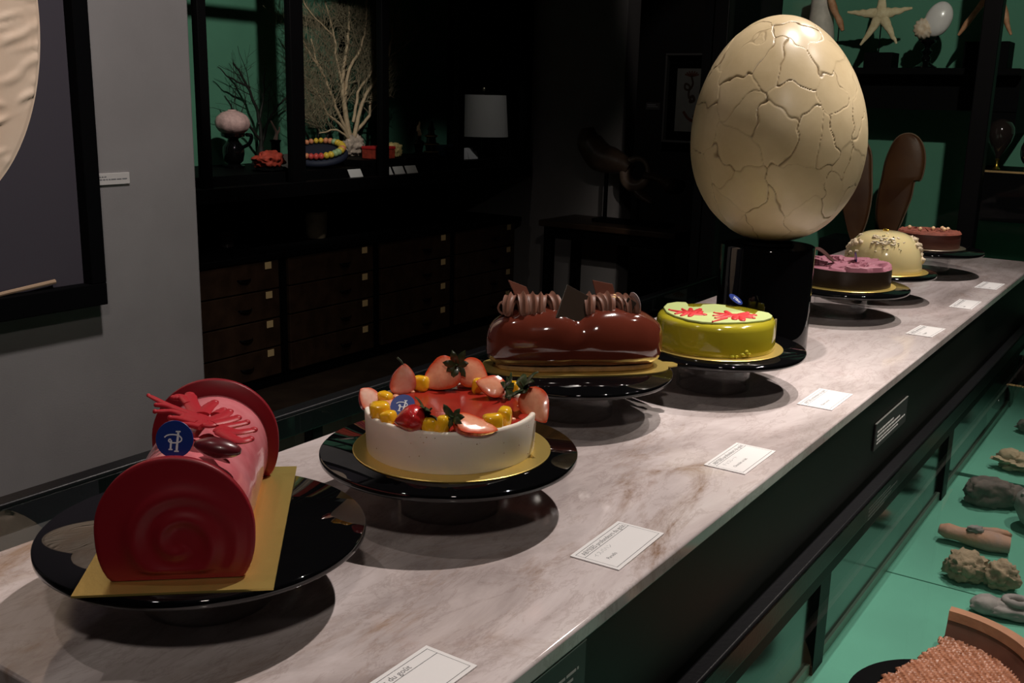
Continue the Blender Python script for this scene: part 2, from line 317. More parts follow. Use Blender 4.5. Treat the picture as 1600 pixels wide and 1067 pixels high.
# ------------------------------------------------------------ the room
FZ=-.95
def st(name,mb,m,**k): return struct(obj(name,mb,m,smooth=0,**k))
st('floor',box(-4.4,3.1,-2.1,6.5,FZ-.1,FZ),'floor_wood')
st('ceiling',box(-4.4,3.1,-2.1,6.5,2.3,2.4),'ceiling')
st('wall_left',box(-4.4,-2.0,-2.1,1.625,FZ,2.3),'grey_wall',bevel=.004)
st('wall_alcove',box(-4.4,-4.16,1.625,5.4,FZ,2.3),'dark_wall')
st('wall_return',box(-4.4,-2.88,5.4,5.56,FZ,2.3),'grey_wall',bevel=.004)
st('wall_back',box(-4.4,3.1,6.2,6.5,FZ,2.3),'black_wall')
st('wall_right',box(3.0,3.1,-2.1,6.2,FZ,2.3),'dark_wall')
st('wall_front',box(-2.0,3.0,-2.1,-2.0,FZ,2.3),'dark_wall')

# ------------------------------------------------------------ the counter and the low cases beside it
Y0,Y1=.344,3.05; XL,XR=-.837,-.357
ct=thing('display_counter','long black counter with a veined pinkish white marble top carrying the cakes','counter',(-.597,1.7,FZ))
def wbox(x0,x1,y0,y1,z0,z1,o=(-.597,1.7,FZ)): return box(x0-o[0],x1-o[0],y0-o[1],y1-o[1],z0-o[2],z1-o[2])
mt=obj('marble_top',box(XL,XR,Y0,Y1,-.016,0),'marble',bevel=.0025); mt.data.transform(Matrix.Translation((.597,-1.7,.95))); mt.parent=ct
obj('body',wbox(XL+.006,XR-.006,Y0+.006,Y1-.006,FZ,-.016),'dark_panel',ct,smooth=0)
obj('plinth',wbox(XL+.006,XR-.006,Y0-.01,Y1+.004,FZ,FZ+.08),'black_matte',ct,smooth=0)
def low_case(name,label,xin,xout,glassm,boards,mats):
    s=1 if xout>xin else -1; o=(( xin+xout)/2,1.7,FZ)
    t=thing(name,label,'display case',o)
    def B(a,b,y0,y1,z0,z1): return wbox(min(a,b),max(a,b),y0,y1,z0,z1,o)
    i=xin; e=xout
    obj('base',B(i,e,Y0+.02,Y1-.02,FZ+.0,-.352),'black_matte',t,smooth=0)
    for k,(a,b) in enumerate(boards): obj('green_board',B(i+s*.002,e-s*.02,a,b,-.352,-.34),mats[k],t,smooth=0,bevel=.001)
    obj('back_panel',B(i,i+s*.004,Y0+.02,Y1-.02,-.34,-.205),'mirror_black',t,smooth=0)
    obj('ledge',B(i+s*.004,i+s*.008,Y0+.02,Y1-.02,-.34,-.324),'edge_green',t,smooth=0)
    obj('inner_rail',B(i,i+s*.02,Y0,Y1,-.178,-.143),'rail_black',t,bevel=.003)
    obj('inner_rail',B(i,i+s*.014,Y0,Y1,-.205,-.180),'black_lacquer',t,bevel=.002)
    obj('outer_rail',B(e-s*.03,e,Y0,Y1,-.185,-.140),'rail_black',t,bevel=.003)
    obj('end_rail',B(i+s*.02,e-s*.03,Y0,Y0+.025,-.185,-.140),'rail_black',t,bevel=.003)
    obj('end_rail',B(i+s*.02,e-s*.03,Y1-.025,Y1,-.185,-.140),'rail_black',t,bevel=.003)
    for y in (.40,1.273,2.04,2.82):
        obj('post',B(i+s*.004,i+s*.012,y-.022,y+.022,-.34,-.205),'black_lacquer',t,smooth=0)
        obj('post',B(e-s*.024,e-s*.002,y-.012,y+.012,-.352,-.185),'black_lacquer',t,smooth=0)
    obj('top_glass',B(i+s*.02,e-s*.03,Y0+.025,Y1-.025,-.149,-.145),glassm,t,smooth=0)
    obj('side_glass',B(e-s*.012,e-s*.009,Y0+.03,Y1-.03,-.345,-.185),'pane',t,smooth=0)
    return t
low_case('low_display_case','low black glass topped case with a green floor holding old finds, right of counter',XR,.07,'acrylic',
    [(Y0+.02,1.6355),(1.6385,2.19),(2.213,Y1-.02)],['green_board']*3)  # wide dark gap before the last board stands for a crossbar's shadow
low_case('low_display_case','dark glass topped case along the far left side of the marble counter',XL,-1.29,'acrylic',
    [(Y0+.02,1.6355),(1.6385,2.19),(2.213,Y1-.02)],['green_board']*3)
# small signs on the counter's right side
def counter_sign(y0,y1,z0,z1,lab,lines):
    t=thing('counter_sign',lab,'sign',(XR-.005,(y0+y1)/2,(z0+z1)/2))
    w=(y1-y0)/2; h=(z1-z0)/2
    obj('plate',box(0,.002,-w,w,-h,h),mat('sign_grey',(.035,.032,.034),.45),t,smooth=0)
    obj('plate_edge',box(0,.0024,-w,w,h,h+.0012),mat('sign_edge',(.3,.3,.28),.4),t,smooth=0)
    b=MB()
    for j,(z,l,th) in enumerate(lines):
        y=-w*.88
        while y<-w*.88+l*1.76*w:
            q=rnd.uniform(.008,.02)*(1 if y1-y0<.15 else 1); b.box(.002,.0024,y,min(y+q,-w*.88+l*1.76*w),h*z-th/2,h*z+th/2); y+=q+.0022
    obj('lettering',b,'white_print',t,smooth=0)
counter_sign(1.512,1.70,-.102,-.060,'small dark grey sign with four lines of white print on counter side',[(.28,.55,.0028),(-.02,.8,.0028),(-.32,1,.0022),(-.58,.75,.002)])
counter_sign(.47,.655,-.062,-.020,'dark sign on the counter side nearest the front edge, faint pale print',[(.1,1,.0022),(-.2,.95,.0022),(-.5,.8,.002)])

# ------------------------------------------------------------ cake stands
def stand(x,y,lab):
    t=thing('cake_stand',lab,'cake stand',(x,y,0),0,'black glass cake stands')
    obj('plate',MB().lathe([(.0,.0525),(.1255,.0525),(.127,.054),(.127,.0588),(.1258,.06),(0,.06)],96,cap=False),'black_gloss',t,smooth=50)
    obj('foot',MB().lathe([(.0475,.0),(.052,.0),(.052,.0525),(.0475,.0525),(.0475,.0)],64,cap=False),'acrylic',t,smooth=50)
    return t
PL=[(-.626,.502,'black round glass stand under the red log cake'),(-.588,.772,'black round glass stand under the strawberry cake'),
    (-.651,1.119,'black round glass stand under the glossy brown chocolate log'),(-.558,1.358,'black round glass stand under the green cake'),
    (-.570,1.995,'black round glass stand under the violet topped cake'),(-.556,2.234,'black round glass stand under the cream dome cake'),
    (-.557,2.665,'black round glass stand under the farthest cake with nuts')]
s0=None
for x,y,l in PL:
    if s0 is None: s0=stand(x,y,l)
    else:
        q=dup(s0,(x,y,0),label=l)
        if 'dome' in l: q.scale=(.866,.866,1)
def board(mb,m,lab,loc,rz=0):
    o=obj('cake_board',mb,m,smooth=30,loc=loc,rot=(0,0,rz)); return tag(o,lab,'cake board')
def disc_board(r): return MB().lathe([(0,0),(r-.0006,0),(r,.0004),(r,.0012),(r-.0006,.0016),(0,.0016)],96,cap=False)
ZB=.0602; ZC=ZB+.0017
# blue round badge with the maker's monogram
def ribbon(b,pts,w,z):
    pts=[Vector((p[0],p[1],0)) for p in pts]
    for i,p in enumerate(pts):
        t=(pts[min(i+1,len(pts)-1)]-pts[max(i-1,0)]).normalized(); n=Vector((-t.y,t.x,0))*w/2
        k=len(b.v); b.v+=[(p.x+n.x,p.y+n.y,z),(p.x-n.x,p.y-n.y,z)]
        if i: b.f.append((k-2,k-1,k+1,k))
def badge(parent,r,m4,both=False,face='badge_blue',mono=True):
    o=obj('badge',MB().lathe([(0,-.0004),(r-.0002,-.0004),(r,0),(r-.0002,.0004),(0,.0004)],40,cap=False),face,parent,label='round blue badge with a white monogram' if mono else 'round grey back of a badge')
    o.matrix_local=m4
    if mono:
        S=lambda l:[((x-500)/172*r,(660-y)/172*r) for x,y in l]
        b=MB()
        for pts,w in (([(536,588),(528,680),(522,766)],20),([(512,588),(556,588)],13),([(500,768),(542,768)],13),([(472,668),(466,752)],18),([(448,753),(486,753)],12)):
            ribbon(b,S(pts),w/172*r,.0006)
        ribbon(b,S([(p.x,p.y) for p in cr([(410,642,0),(440,622,0),(490,616,0),(538,624,0),(565,648,0),(562,672,0),(532,688,0),(492,691,0),(462,686,0),(449,672,0),(458,658,0),(472,664,0)],5)]),12/172*r,.0007)
        g=obj('monogram',b,'badge_white',o,smooth=0)
    return o
def facing(o,n,tilt=0):   # frame whose z axis is the badge face direction n
    z=Vector(n).normalized(); x=Vector((0,0,1)).cross(z).normalized(); y=z.cross(x)
    return frame_mat(x,y,z,o)

# ------------------------------------------------------------ 1: the red log cake
RZ=math.atan2(.745,-.667)          # its axis; local x runs along the log, local y to the left of it
U=Vector((math.cos(RZ),math.sin(RZ),0)); V=Vector((-U.y,U.x,0))
O1=Vector((-.567,.429,ZC))
bc=O1+U*.1-V*.0 
board(box(-.122,.122,-.0675,.0675,0,.0016),'gold_board','oblong gold board under the red log cake',tuple(Vector((-.6335,.504,ZB))),RZ)
rl=thing('log_cake','red and pink log cake with a spiral moulded end and red coral on top','cake',tuple(O1),RZ)
def dprof(R,hb,n=72):
    # round disc standing on a flat foot: z measured from the board
    zc=.0365*R/.0545; out=[]
    for i in range(n):
        a=2*PI*i/n; y=R*math.sin(a); z=R*math.cos(a)
        if z<0:
            ex=2.6; k=(abs(math.sin(a))**ex+abs(math.cos(a))**ex)**(-1/ex); y=R*k*math.sin(a); z=R*k*math.cos(a)
        z=max(z,-zc); out.append((y,z+zc))
    return out,zc
def swirl(ry,rz_):
    # one broad spiral moulded into the disc face: an inner hook that opens to a wide outer turn
    y=ry-(-.003); z=rz_+.008; r=math.hypot(y,z)/.0545; a=(math.atan2(z,y)+2.3)%(2*PI)
    h=0
    for turn,amp in ((0,.0034),(1,.0040)):
        t=a/(2*PI)+turn; rc=.12+.33*t; w=.075+.035*t
        if turn==1: amp*=max(0,min(1,1.9-1.6*a/(2*PI)))
        else: amp*=min(1,.25+1.5*a/(2*PI))
        h+=amp*math.exp(-((r-rc)/w)**2)
    return h
def disc(R,thick,face):
    b=MB(); pr,zc=dprof(R,0); n=len(pr); K=46 if face else 3
    c=(0,zc)
    def ring(f): return [(c[0]+(y-c[0])*f,c[1]+(z-c[1])*f) for y,z in pr]
    vs=[];fs=[]
    # front face rings (towards -x), rim, back
    for k in range(K+1):
        f=.96*k/K if k<K else .985
        for (y,z) in ring(max(f,.004)):
            x=-thick*.5
            if face and f<.9: x-=swirl(y,z-zc)*min(1,(.9-f)/.12)
            vs.append((x,y,z))
    for f,x in ((1.0,-thick*.5+.0012),(1.0,thick*.5-.0012),(.985,thick*.5),(.004,thick*.5)):
        for (y,z) in ring(f): vs.append((x,y,z))
    m=len(vs)//n
    for j in range(m-1):
        for i in range(n): fs.append((j*n+i,j*n+(i+1)%n,(j+1)*n+(i+1)%n,(j+1)*n+i))
    fs+= [tuple(range(n))[::-1],tuple((m-1)*n+i for i in range(n))]
    return b.add(vs,fs)
obj('end_disc',disc(.0545,.006,True),'red_disc',rl,smooth=60,loc=(0,0,0))
obj('end_disc',disc(.0545,.006,False),'red_disc',rl,smooth=60,loc=(.2,0,0))
b=MB(); pr,zc=dprof(.0455,0); n=len(pr)
vs=[];fs=[]
for k in range(41):
    x=.003+.194*k/40
    for i,(y,z) in enumerate(pr):
        w=1+.010*noise.noise(Vector((x*40,y*40,z*40))); vs.append((x,y*w,.0005+z*w))
for j in range(40):
    for i in range(n): fs.append((j*n+i,j*n+(i+1)%n,(j+1)*n+(i+1)%n,(j+1)*n+i))
obj('log_body',b.add(vs,fs),'pink_glaze',rl,smooth=80,label='glossy pink glazed log')
R3=Matrix.Rotation(-RZ,4,'Z')
cz=.155-ZC-.0425
b=MB()
for pts,w0,w1 in DATA['roll']:
    P=[R3@Vector((p[0],p[1],0)) for p in pts]
    lift=lambda p:.0925+ .0006*rnd.random()
    Q=cr([(p.x,p.y,lift(p)) for p in P],5); Rr=[2.0*(w0+(w1-w0)*i/(len(Q)-1)) for i in range(len(Q))]
    Rr[-1]*=.8; b.tube(Q,Rr,10,flat=min(1,.0023/max(w0*2.0,.0023)),upv=(0,0,1))
    e=Q[-1]; b.blob(e,(Rr[-1],Rr[-1],min(Rr[-1],.0022)),2,0)
obj('coral_ornament',b,'red_coral',rl,smooth=60,label='flat red branching coral laid across the log')
b=MB(); p0=R3@(Vector((-.5709,.458,0))-Vector((-.567,.429,0))); p1=R3@(Vector((-.5441,.4701,0))-Vector((-.567,.429,0)))
p0=Vector((p0.x-.004,p0.y+.004,.0925)); p1=Vector((p1.x,p1.y,.088))
Q=[p0.lerp(p1,i/12) for i in range(13)]
b.tube(Q,[max(.0008,.0092*math.sin(PI*(.04+.92*i/12))**.6) for i in range(13)],14,flat=.8)
obj('cacao_bean',b,'dark_bean',rl,smooth=70,label='dark red almond shaped bean')
bm_=R3@(Vector((-.5765,.4395,.0))-Vector((-.567,.429,0)))
nn=R3@Vector((.56,-.80,.22))
badge(rl,.0132,facing((bm_.x,bm_.y,.0985),nn))

# ------------------------------------------------------------ 2: the strawberry cake
C2=Vector((-.588,.774,ZC))
board(disc_board(.0975),'gold_board','round gold board under the strawberry cake',(-.5857,.7735,ZB))
ck=thing('strawberry_cake','round white cake topped with red jelly, strawberries and mango cubes','cake',tuple(C2))
def topn(a): return .0009*noise.noise(Vector((math.cos(a)*3,math.sin(a)*3,2)))
H2=.0408
b=MB(); n=96; prof=[(.0,0),(.0822,0),(.0826,.002),(.0832,.012),(.0838,.026),(.0842,.038),(.0838,.0400),(.0826,.0408),(.0806,.0408),(.0790,.0398),(.0775,.037),(0,.0365)]
b.lathe(prof,n,cap=False); 
for i,v in enumerate(b.v):
    a=math.atan2(v[1],v[0])
    if v[2]>.034 and math.hypot(v[0],v[1])>.07: b.v[i]=(v[0],v[1],v[2]+topn(a))
obj('mousse',b,'white_mousse',ck,smooth=50)
b=MB()
for i in range(46):
    a=rnd.uniform(0,2*PI); z=rnd.uniform(.004,.036); r=.0829+.001*z/.04; s=rnd.uniform(.0004,.0009)
    b.blob((r*math.cos(a),r*math.sin(a),z),(s,s,s*.8),1,.2)
k_=obj('vanilla_speck',b,'biscuit',ck); k_['kind']='stuff'
b=MB().lathe([(0,.0372),(.05,.0374),(.070,.0380),(.0772,.0383),(.0778,.0375)],72,cap=False)
obj('jelly',b,'jelly',ck,smooth=60)
def cube_mesh(s):
    bm=bmesh.new(); bmesh.ops.create_cube(bm,size=1)
    bmesh.ops.bevel(bm,geom=bm.edges[:],offset=.31,segments=3,profile=.5,affect='EDGES')
    for v in bm.verts:
        k=1+.10*noise.noise(v.co*2+Vector((s*3.1,s,0))); v.co*=k
    me=bpy.data.meshes.new('mango_cube'); bm.to_mesh(me); bm.free(); me.shade_smooth(); me.materials.append(M['mango']); return me
def mango(x,y,z,s,rz,k=0,sq=(1,1,1)):
    o=bpy.data.objects.new('mango_cube',mesh_c[k%3]); COL.objects.link(o); o.parent=ck; o.location=(x,y,z); o.scale=(s*sq[0],s*sq[1],s*sq[2]); o.rotation_euler=(rnd.uniform(-.25,.25),rnd.uniform(-.25,.25),rz); return o
mesh_c=[cube_mesh(i) for i in range(3)]
AD=Vector((-.005,.006))
for i,(x,y,z,s,q) in enumerate([(-.0561,-.0343,.043,.0150,(1,1,1)),(-.0287,-.0723,.0455,.0170,(1.15,1,1)),(-.0121,-.0796,.0435,.0150,(1,1,.9)),(.0335,-.0741,.0435,.0165,(1,.85,.95)),(.0440,-.0690,.0445,.0155,(.75,1,1.25)),
      (.0725,-.0310,.0440,.0165,(1.15,1,1)),(.0745,-.0140,.0450,.0165,(.8,1,1.2)),(.0282,.0690,.0470,.0130,(1,1,1)),(-.0062,.0580,.0440,.0165,(1.05,.8,1.1)),(-.0590,.0270,.0450,.0165,(1,1,1))]):
    mango(x+AD.x,y+AD.y,z,s,[.3,.8,.2,.5,.1,.9,.4,.2,.6,.35][i],i,q)
def leaves(parent,o,axis,size,n=6,seed=0):
    r=random.Random(seed); ax=Vector(axis).normalized(); x=ax.orthogonal().normalized(); y=ax.cross(x); b=MB()
    for k in range(n):
        a=2*PI*k/n+r.uniform(-.3,.3); d=(x*math.cos(a)+y*math.sin(a)); L=size*r.uniform(.8,1.3); w=d.cross(ax).normalized()
        up_=r.uniform(.05,.5); prev=None; pts=[]
        for j in range(5):
            t=j/4; c=Vector(o)+d*L*t+ax*(L*up_*math.sin(t*2.2)); ww=size*.28*math.sin(PI*min(1,.12+.88*t))**.8
            pts.append((c-w*ww,c+ax*size*.06,c+w*ww))
        vs=[p for q in pts for p in q]; vs+= [Vector(p)-ax*.0005 for p in vs]
        fs=[]
        for j in range(4):
            for i in (0,1): fs+= [(j*3+i,j*3+i+1,j*3+i+4,j*3+i+3),(15+j*3+i,15+j*3+i+3,15+j*3+i+4,15+j*3+i+1)]
        b.add(vs,fs)
    b.tube([Vector(o),Vector(o)+ax*size*.6],[size*.1,size*.06],6)
    return obj('leaf',b,'leaf',parent,smooth=60,label='dark green strawberry leaves')
def sprof(t): return (math.sin(PI*min(1,t)**.66)**.72) if 0<t<1 else 0
def strawberry(o,axis,flat,L,R,half=True,flesh='cut_flesh',leaf=True,seed=0,skin='strawberry_skin',ls=1.15,lax=None):
    # o: stem end; axis: stem end -> tip; flat: direction the cut face looks
    ax=Vector(axis).normalized(); fz=Vector(flat); fz=(fz-ax*fz.dot(ax)).normalized(); sy=fz.cross(ax)
    n=16; m=18; b=MB(); vs=[]; fs=[]; amax=PI if half else 2*PI; K=m+1 if half else m
    def rr(t,q): return R*sprof(.02+.975*t)*(1+.06*noise.noise(Vector((t*3+seed,q*2,seed*1.3))))
    for i in range(n+1):
        t=i/n
        for k in range(K):
            a=PI+amax*k/m; r=rr(t,0); vs.append(Vector(o)+ax*(L*t)+sy*(math.cos(a)*r)+fz*(math.sin(a)*r*.85))
    for i in range(n):
        for k in range(m):
            k2=(k+1)%K; fs.append((i*K+k,i*K+k2,(i+1)*K+k2,(i+1)*K+k))
    s=obj('strawberry',b.add(vs,fs),skin,ck,smooth=70)
    if half:
        vs=[]; fs=[]; at=[]; Q=11
        for i in range(n+1):
            t=i/n; r=rr(t,0)
            for k in range(Q):
                q=-1+2*k/(Q-1); vs.append(Vector(o)+ax*(L*t)+sy*(q*r)+fz*(.0022*(1-q*q)*min(1,r/R+.1)+.0004*noise.noise(Vector((t*9,q*4,seed)))))
                at.append(max(abs(q)**3,abs(2*t-1)**5))
        for i in range(n):
            for k in range(Q-1): fs.append((i*Q+k,i*Q+k+1,(i+1)*Q+k+1,(i+1)*Q+k))
        me=MB().add(vs,fs).mesh('cut_face',80); A_=me.attributes.new('rim','FLOAT','POINT'); A_.data.foreach_set('value',at[:len(me.vertices)])
        obj('cut_face',me,flesh,s,label='pale pink cut face')
    if leaf: leaves(s,Vector(o)+fz*.0015,Vector(lax) if lax else -ax*.7+fz*.5,R*ls,7,seed)
    return s
def P2(x,y,z): return (x+AD.x,y+AD.y,z)
e,nn=E_,N_; Zu=Vector((0,0,1))
# nn points to the viewer's side of the cake, e to the right of it
strawberry(P2(-.0560,-.0480,.040),tuple(Zu*.70-e*.60+nn*.1),tuple(nn*.55+e*.4+Zu*.75),.022,.0135,flesh='cut_pale',leaf=False,seed=1)
strawberry(P2(-.0500,-.0450,.042),tuple(e*.8-Zu*.15-nn*.3),tuple(nn*.3+Zu*.95),.024,.0105,flesh='cut_flesh',leaf=False,seed=2)
strawberry(P2(.0270,-.0735,.0510),tuple(-e*1-Zu*.20+nn*.02),tuple(nn*-.2+Zu),.029,.0155,half=False,seed=3,ls=.95)
strawberry(P2(.0520,-.0640,.0510),tuple(e*.97-nn*.05-Zu*.24),tuple(Zu*.85+nn*.28-e*.05),.042,.0145,seed=4,ls=.85,lax=tuple(-e*.5+nn*.7+Zu*.4))
strawberry(P2(.0660,.0340,.0590),tuple(e*.42+nn*.42-Zu*.55),tuple(nn*.72-e*.35+Zu*.6),.039,.0150,seed=5)
strawberry(P2(.0270,.0560,.0480),tuple(-e*.95+Zu*.22),tuple(nn*.75+Zu*.7),.031,.0125,seed=6)
strawberry(P2(-.0310,.0520,.0640),tuple(-e*.86-Zu*.52+nn*.1),tuple(nn*.80+Zu*.55),.042,.0185,seed=7,ls=.80,lax=tuple(nn*.75+Zu*.15-e*.1))
strawberry(P2(-.0310,.0560,.0630),tuple(e*.84-Zu*.52),tuple(nn*.82+Zu*.5),.035,.0165,leaf=False,seed=8)
s_=strawberry(P2(-.0650,.0040,.0370),tuple(Zu*.96+e*.06),tuple(nn*.8+e*.5+Zu*.1),.033,.0150,flesh='cut_pale',leaf=False,seed=9)
b=MB().tube(cr([P2(-.064,.004,.068),P2(-.067,.004,.072),P2(-.072,.004,.0750)],4),[.0010]*9,6); obj('stem',b,'leaf',s_)
# clear glaze beads along the inner edge of the fruit
b=MB()
for i in range(30):
    a=rnd.uniform(0,2*PI); r=rnd.uniform(.062,.074); s=rnd.uniform(.0015,.0042); b.blob((r*math.cos(a),r*math.sin(a),.0385),(s,s,s*.6),2,.1,seed=i)
k_=obj('glaze_bead',b,'cut_flesh',ck,smooth=80); k_['kind']='stuff'
bp=Vector((-.017+AD.x,-.0525+AD.y,.0450))
badge(ck,.0120,facing(bp+Vector((-.004,.004,.0015)),(.30,-.62,.72)))
# ------------------------------------------------------------ 3: the brown chocolate log
RC=math.atan2(.67,.743); O3=Vector((-.654,1.124,ZC))
def oval_board():
    out=[]
    for i in range(64):
        a=2*PI*i/64; ex=3.2; k=(abs(math.cos(a))**ex+abs(math.sin(a))**ex)**(-1/ex); out.append((.121*k*math.cos(a),.0515*k*math.sin(a)))
    b=MB().prism(out,0,.0016)
    for s in (-1,1):
        b.prism([(s*.112,-.013),(s*.126,-.0125),(s*.134,-.0095),(s*.1375,0),(s*.134,.0095),(s*.126,.0125),(s*.112,.013)],.0001,.0015)
    return b
board(oval_board(),'gold_board','oblong gold board with a tab at each end under the brown chocolate log',(-.6525,1.1245,ZB),RC)
cl=thing('chocolate_log','glossy brown glazed log cake topped with piped cream and chocolate squares','cake',tuple(O3),RC)
def logshell(z0,hw,L,ht,m=56,n=40,waist=.20):
    # rounded two lobed body along x, resting at z0
    vs=[];fs=[]
    for i in range(m+1):
        u=-1+2*i/m; x=L*math.sin(u*PI/2)
        k=max(0,1-abs(math.sin(u*PI/2))**3.0)**(1/2.1) if abs(u)<1 else .0
        lob=1-waist*math.exp(-(x/.016)**2)
        for j in range(n):
            a=2*PI*j/n; s=math.sin(a); c=math.cos(a)
            y=hw*k*(1-.45*(1-lob))*(abs(s)**.85)*math.copysign(1,s)*(1-.13*max(0,-c))
            if c>=0: z=.030+ (ht-.030)*(abs(c)**.9)*(k**.75)*lob
            else: z=.030-.028*abs(c)**.5*(min(1,k*1.5)**.5)
            vs.append((x,y,z0+z))
    for i in range(m):
        for j in range(n): fs.append((i*n+j,i*n+(j+1)%n,(i+1)*n+(j+1)%n,(i+1)*n+j))
    return MB().add(vs,fs)
b=logshell(0,.0460,.1155,.0800)
for i,v in enumerate(b.v):
    w=noise.noise(Vector(v)*45)*.0011; b.v[i]=(v[0]*(1+w*.2),v[1]+math.copysign(w,v[1]),max(.0012,v[2]+(w if v[2]>.01 else 0)))
obj('glazed_body',b,'choc_glaze',cl,smooth=179)
b=MB()
out=[]
for i in range(64):
    a=2*PI*i/64; ex=3; k=(abs(math.cos(a))**ex+abs(math.sin(a))**ex)**(-1/ex); w=1+.015*noise.noise(Vector((math.cos(a)*6,math.sin(a)*6,1))); out.append((.103*k*w*math.cos(a),.0375*k*w*math.sin(a)))
obj('biscuit_base',b.prism(out,0,.0060),'biscuit',cl,bevel=.0015)
def cream(x,y,s,lean,rot,z=.0735):
    pts=cr([(x-.002+lean*.3,y+.016*s,z-.004),(x+lean*.1,y+.011*s,z+.0085*s),(x+lean*.3,y,z+.0150*s),(x+lean*.8,y-.010*s,z+.0095*s),(x+lean,y-.0165*s,z-.0055)],5)
    n=len(pts); R=[.0072*s*(.55+.55*math.sin(PI*(.12+.8*i/n))) for i in range(n)]; R[-1]*=.4
    return MB().tube(pts,R,20,lobes=6)
for x,s,l in ((-.083,.85,-.006),(-.070,1.0,.002),(-.058,1.05,.004),(-.046,1.0,-.002),(-.034,1.0,.006),(.016,1.0,.002),(.027,1.0,.005),(.039,1.05,.002),(.051,.95,.007),(.062,.85,.002),(.071,.75,.004)):
    cm_=cream(x,-.001+rnd.uniform(-.003,.003),s*rnd.uniform(.9,1.12),l+rnd.uniform(-.004,.004),0); obj('piped_cream',cm_,'choc_cream',cl,smooth=70)
b=MB()
pts=[]
for i in range(26):
    a=i/25*2*PI*1.25; r=.0085-.0022*i/25; pts.append((-.094+r*math.cos(a+.6),-.006-.004*i/25,.0775+r*math.sin(a+.6)))
obj('cream_curl',b.tube(pts,[.0021]*26,8,flat=.7),'choc_cream',cl,smooth=70)
def shard(c,xd,yd,w,h,t=.0022):
    m=frame_mat(xd,yd,Vector(xd).cross(Vector(yd)),c); bb=box(-w/2,w/2,-h/2,h/2,-t/2,t/2).xf(m); return bb
def ln(v): return R3c@Vector(v)
R3c=Matrix.Rotation(-RC,4,'Z')
# squares of chocolate: local x right, local -y towards the viewer
obj('chocolate_square',shard((-.0690,.008,.0905),(.90,.10,-.36),(-.42,.15,.90),.026,.034),'choc_shard',cl,smooth=0,bevel=.0004)
obj('chocolate_square',shard((-.0055,-.020,.0790),(.88,.05,-.47),(.36,.42,.83),.042,.046),'choc_band',cl,smooth=0,bevel=.0004)
obj('chocolate_square',shard((.0395,.008,.0915),(.95,.10,-.20),(-.26,.15,.95),.028,.033),'choc_shard',cl,smooth=0,bevel=.0004)
obj('chocolate_square',shard((.064,-.014,.0765),(.75,-.2,-.5),(.45,.1,.85),.013,.026),'choc_band',cl,smooth=0,bevel=.0004)
b=MB()
for i,(x,y,z) in enumerate(((-.052,-.004,.0895),(-.047,-.006,.088),(-.044,.0,.089),(-.057,-.006,.087),(.047,-.006,.090),(.053,-.005,.089),(.044,-.008,.0875),(.061,-.002,.088),(.049,.002,.091))):
    b.blob((x,y,z),(.0032,.0028,.0022),2,.35,seed=i)
obj('nut_piece',b,'nugget',cl,smooth=60)
badge(cl,.0125,frame_mat((.36,-.90,-.22),(-.18,-.30,.93),(.90,.30,.27),(.0755,-.006,.0850)) ,face='badge_grey',mono=False)

# ------------------------------------------------------------ 4: the green cake
C4=Vector((-.558,1.354,ZC))
board(disc_board(.0945),'gold_board','round gold board under the green cake',(-.5555,1.352,ZB))
gk=thing('green_cake','round glossy green cake with a pale green sheet and two red coral shapes','cake',tuple(C4))
b=MB(); prof=[(0,0),(.0835,0),(.0842,.0015),(.0846,.006),(.0838,.020),(.0832,.034),(.0820,.0395),(.0790,.0428),(.074,.0440),(.04,.0442),(0,.0442)]
b.lathe(prof,96,cap=False)
for i,v in enumerate(b.v):
    a=math.atan2(v[1],v[0])
    if v[2]<.03: 
        k=1+.012*noise.noise(Vector((math.cos(a)*3,math.sin(a)*3,v[2]*60))); b.v[i]=(v[0]*k,v[1]*k,v[2])
obj('glazed_body',b,'green_glaze',gk,smooth=60)
b=MB()
for i in range(9):
    a=math.atan2(N_.y,N_.x)+rnd.uniform(.05,.4); b.blob((.0845*math.cos(a),.0845*math.sin(a),rnd.uniform(.002,.010)),(.003,.003,.0025),2,.3,seed=i)
obj('glaze_drip',b,'green_glaze',gk,smooth=60)
OG=[(x*.985,y*.985) for x,y in DATA['green']]
obj('pale_sheet',MB().prism(OG,.0443,.0472),'pale_green',gk,smooth=30,bevel=.0008,label='pale green scalloped sheet')
for q in DATA['gcor']:
    b=MB()
    for pts,w0,w1 in q:
        Q=cr([(p[0]*.985,p[1]*.985,.0475) for p in pts],4); n=len(Q); Rr=[1.75*(w0+(w1-w0)*i/(n-1)) for i in range(n)]; Rr[-1]*=.85
        b.tube(Q,Rr,10,flat=min(1,.0020/max(w0*1.75,w1*1.75)),upv=(0,0,1)); b.blob(Q[-1],(Rr[-1],Rr[-1],.0018),2,0); b.blob(Q[0],(w0*1.7,w0*1.7,.0018),2,0)
    obj('coral_shape',b,'red_coral_bright',gk,smooth=60,label='small red coral shape')
badge(gk,.0118,facing((-.003,.078,.0530),tuple(E_*.42+N_*.30+Vector((0,0,.75)))))
b=MB(); a0=math.atan2(E_.y,E_.x)
b.add([(r*math.cos(a0+da),r*math.sin(a0+da),z) for r in (.0832,.0858) for da,z in ((-.07,.010),(.05,.008),(.06,.036),(-.06,.040))],[(3,2,1,0),(4,5,6,7),(0,1,5,4),(1,2,6,5),(2,3,7,6),(3,0,4,7)])
obj('pale_strip',b,'crumb_pale',gk,smooth=0,bevel=.0006)  # thin pale curved strip against the side of the cake

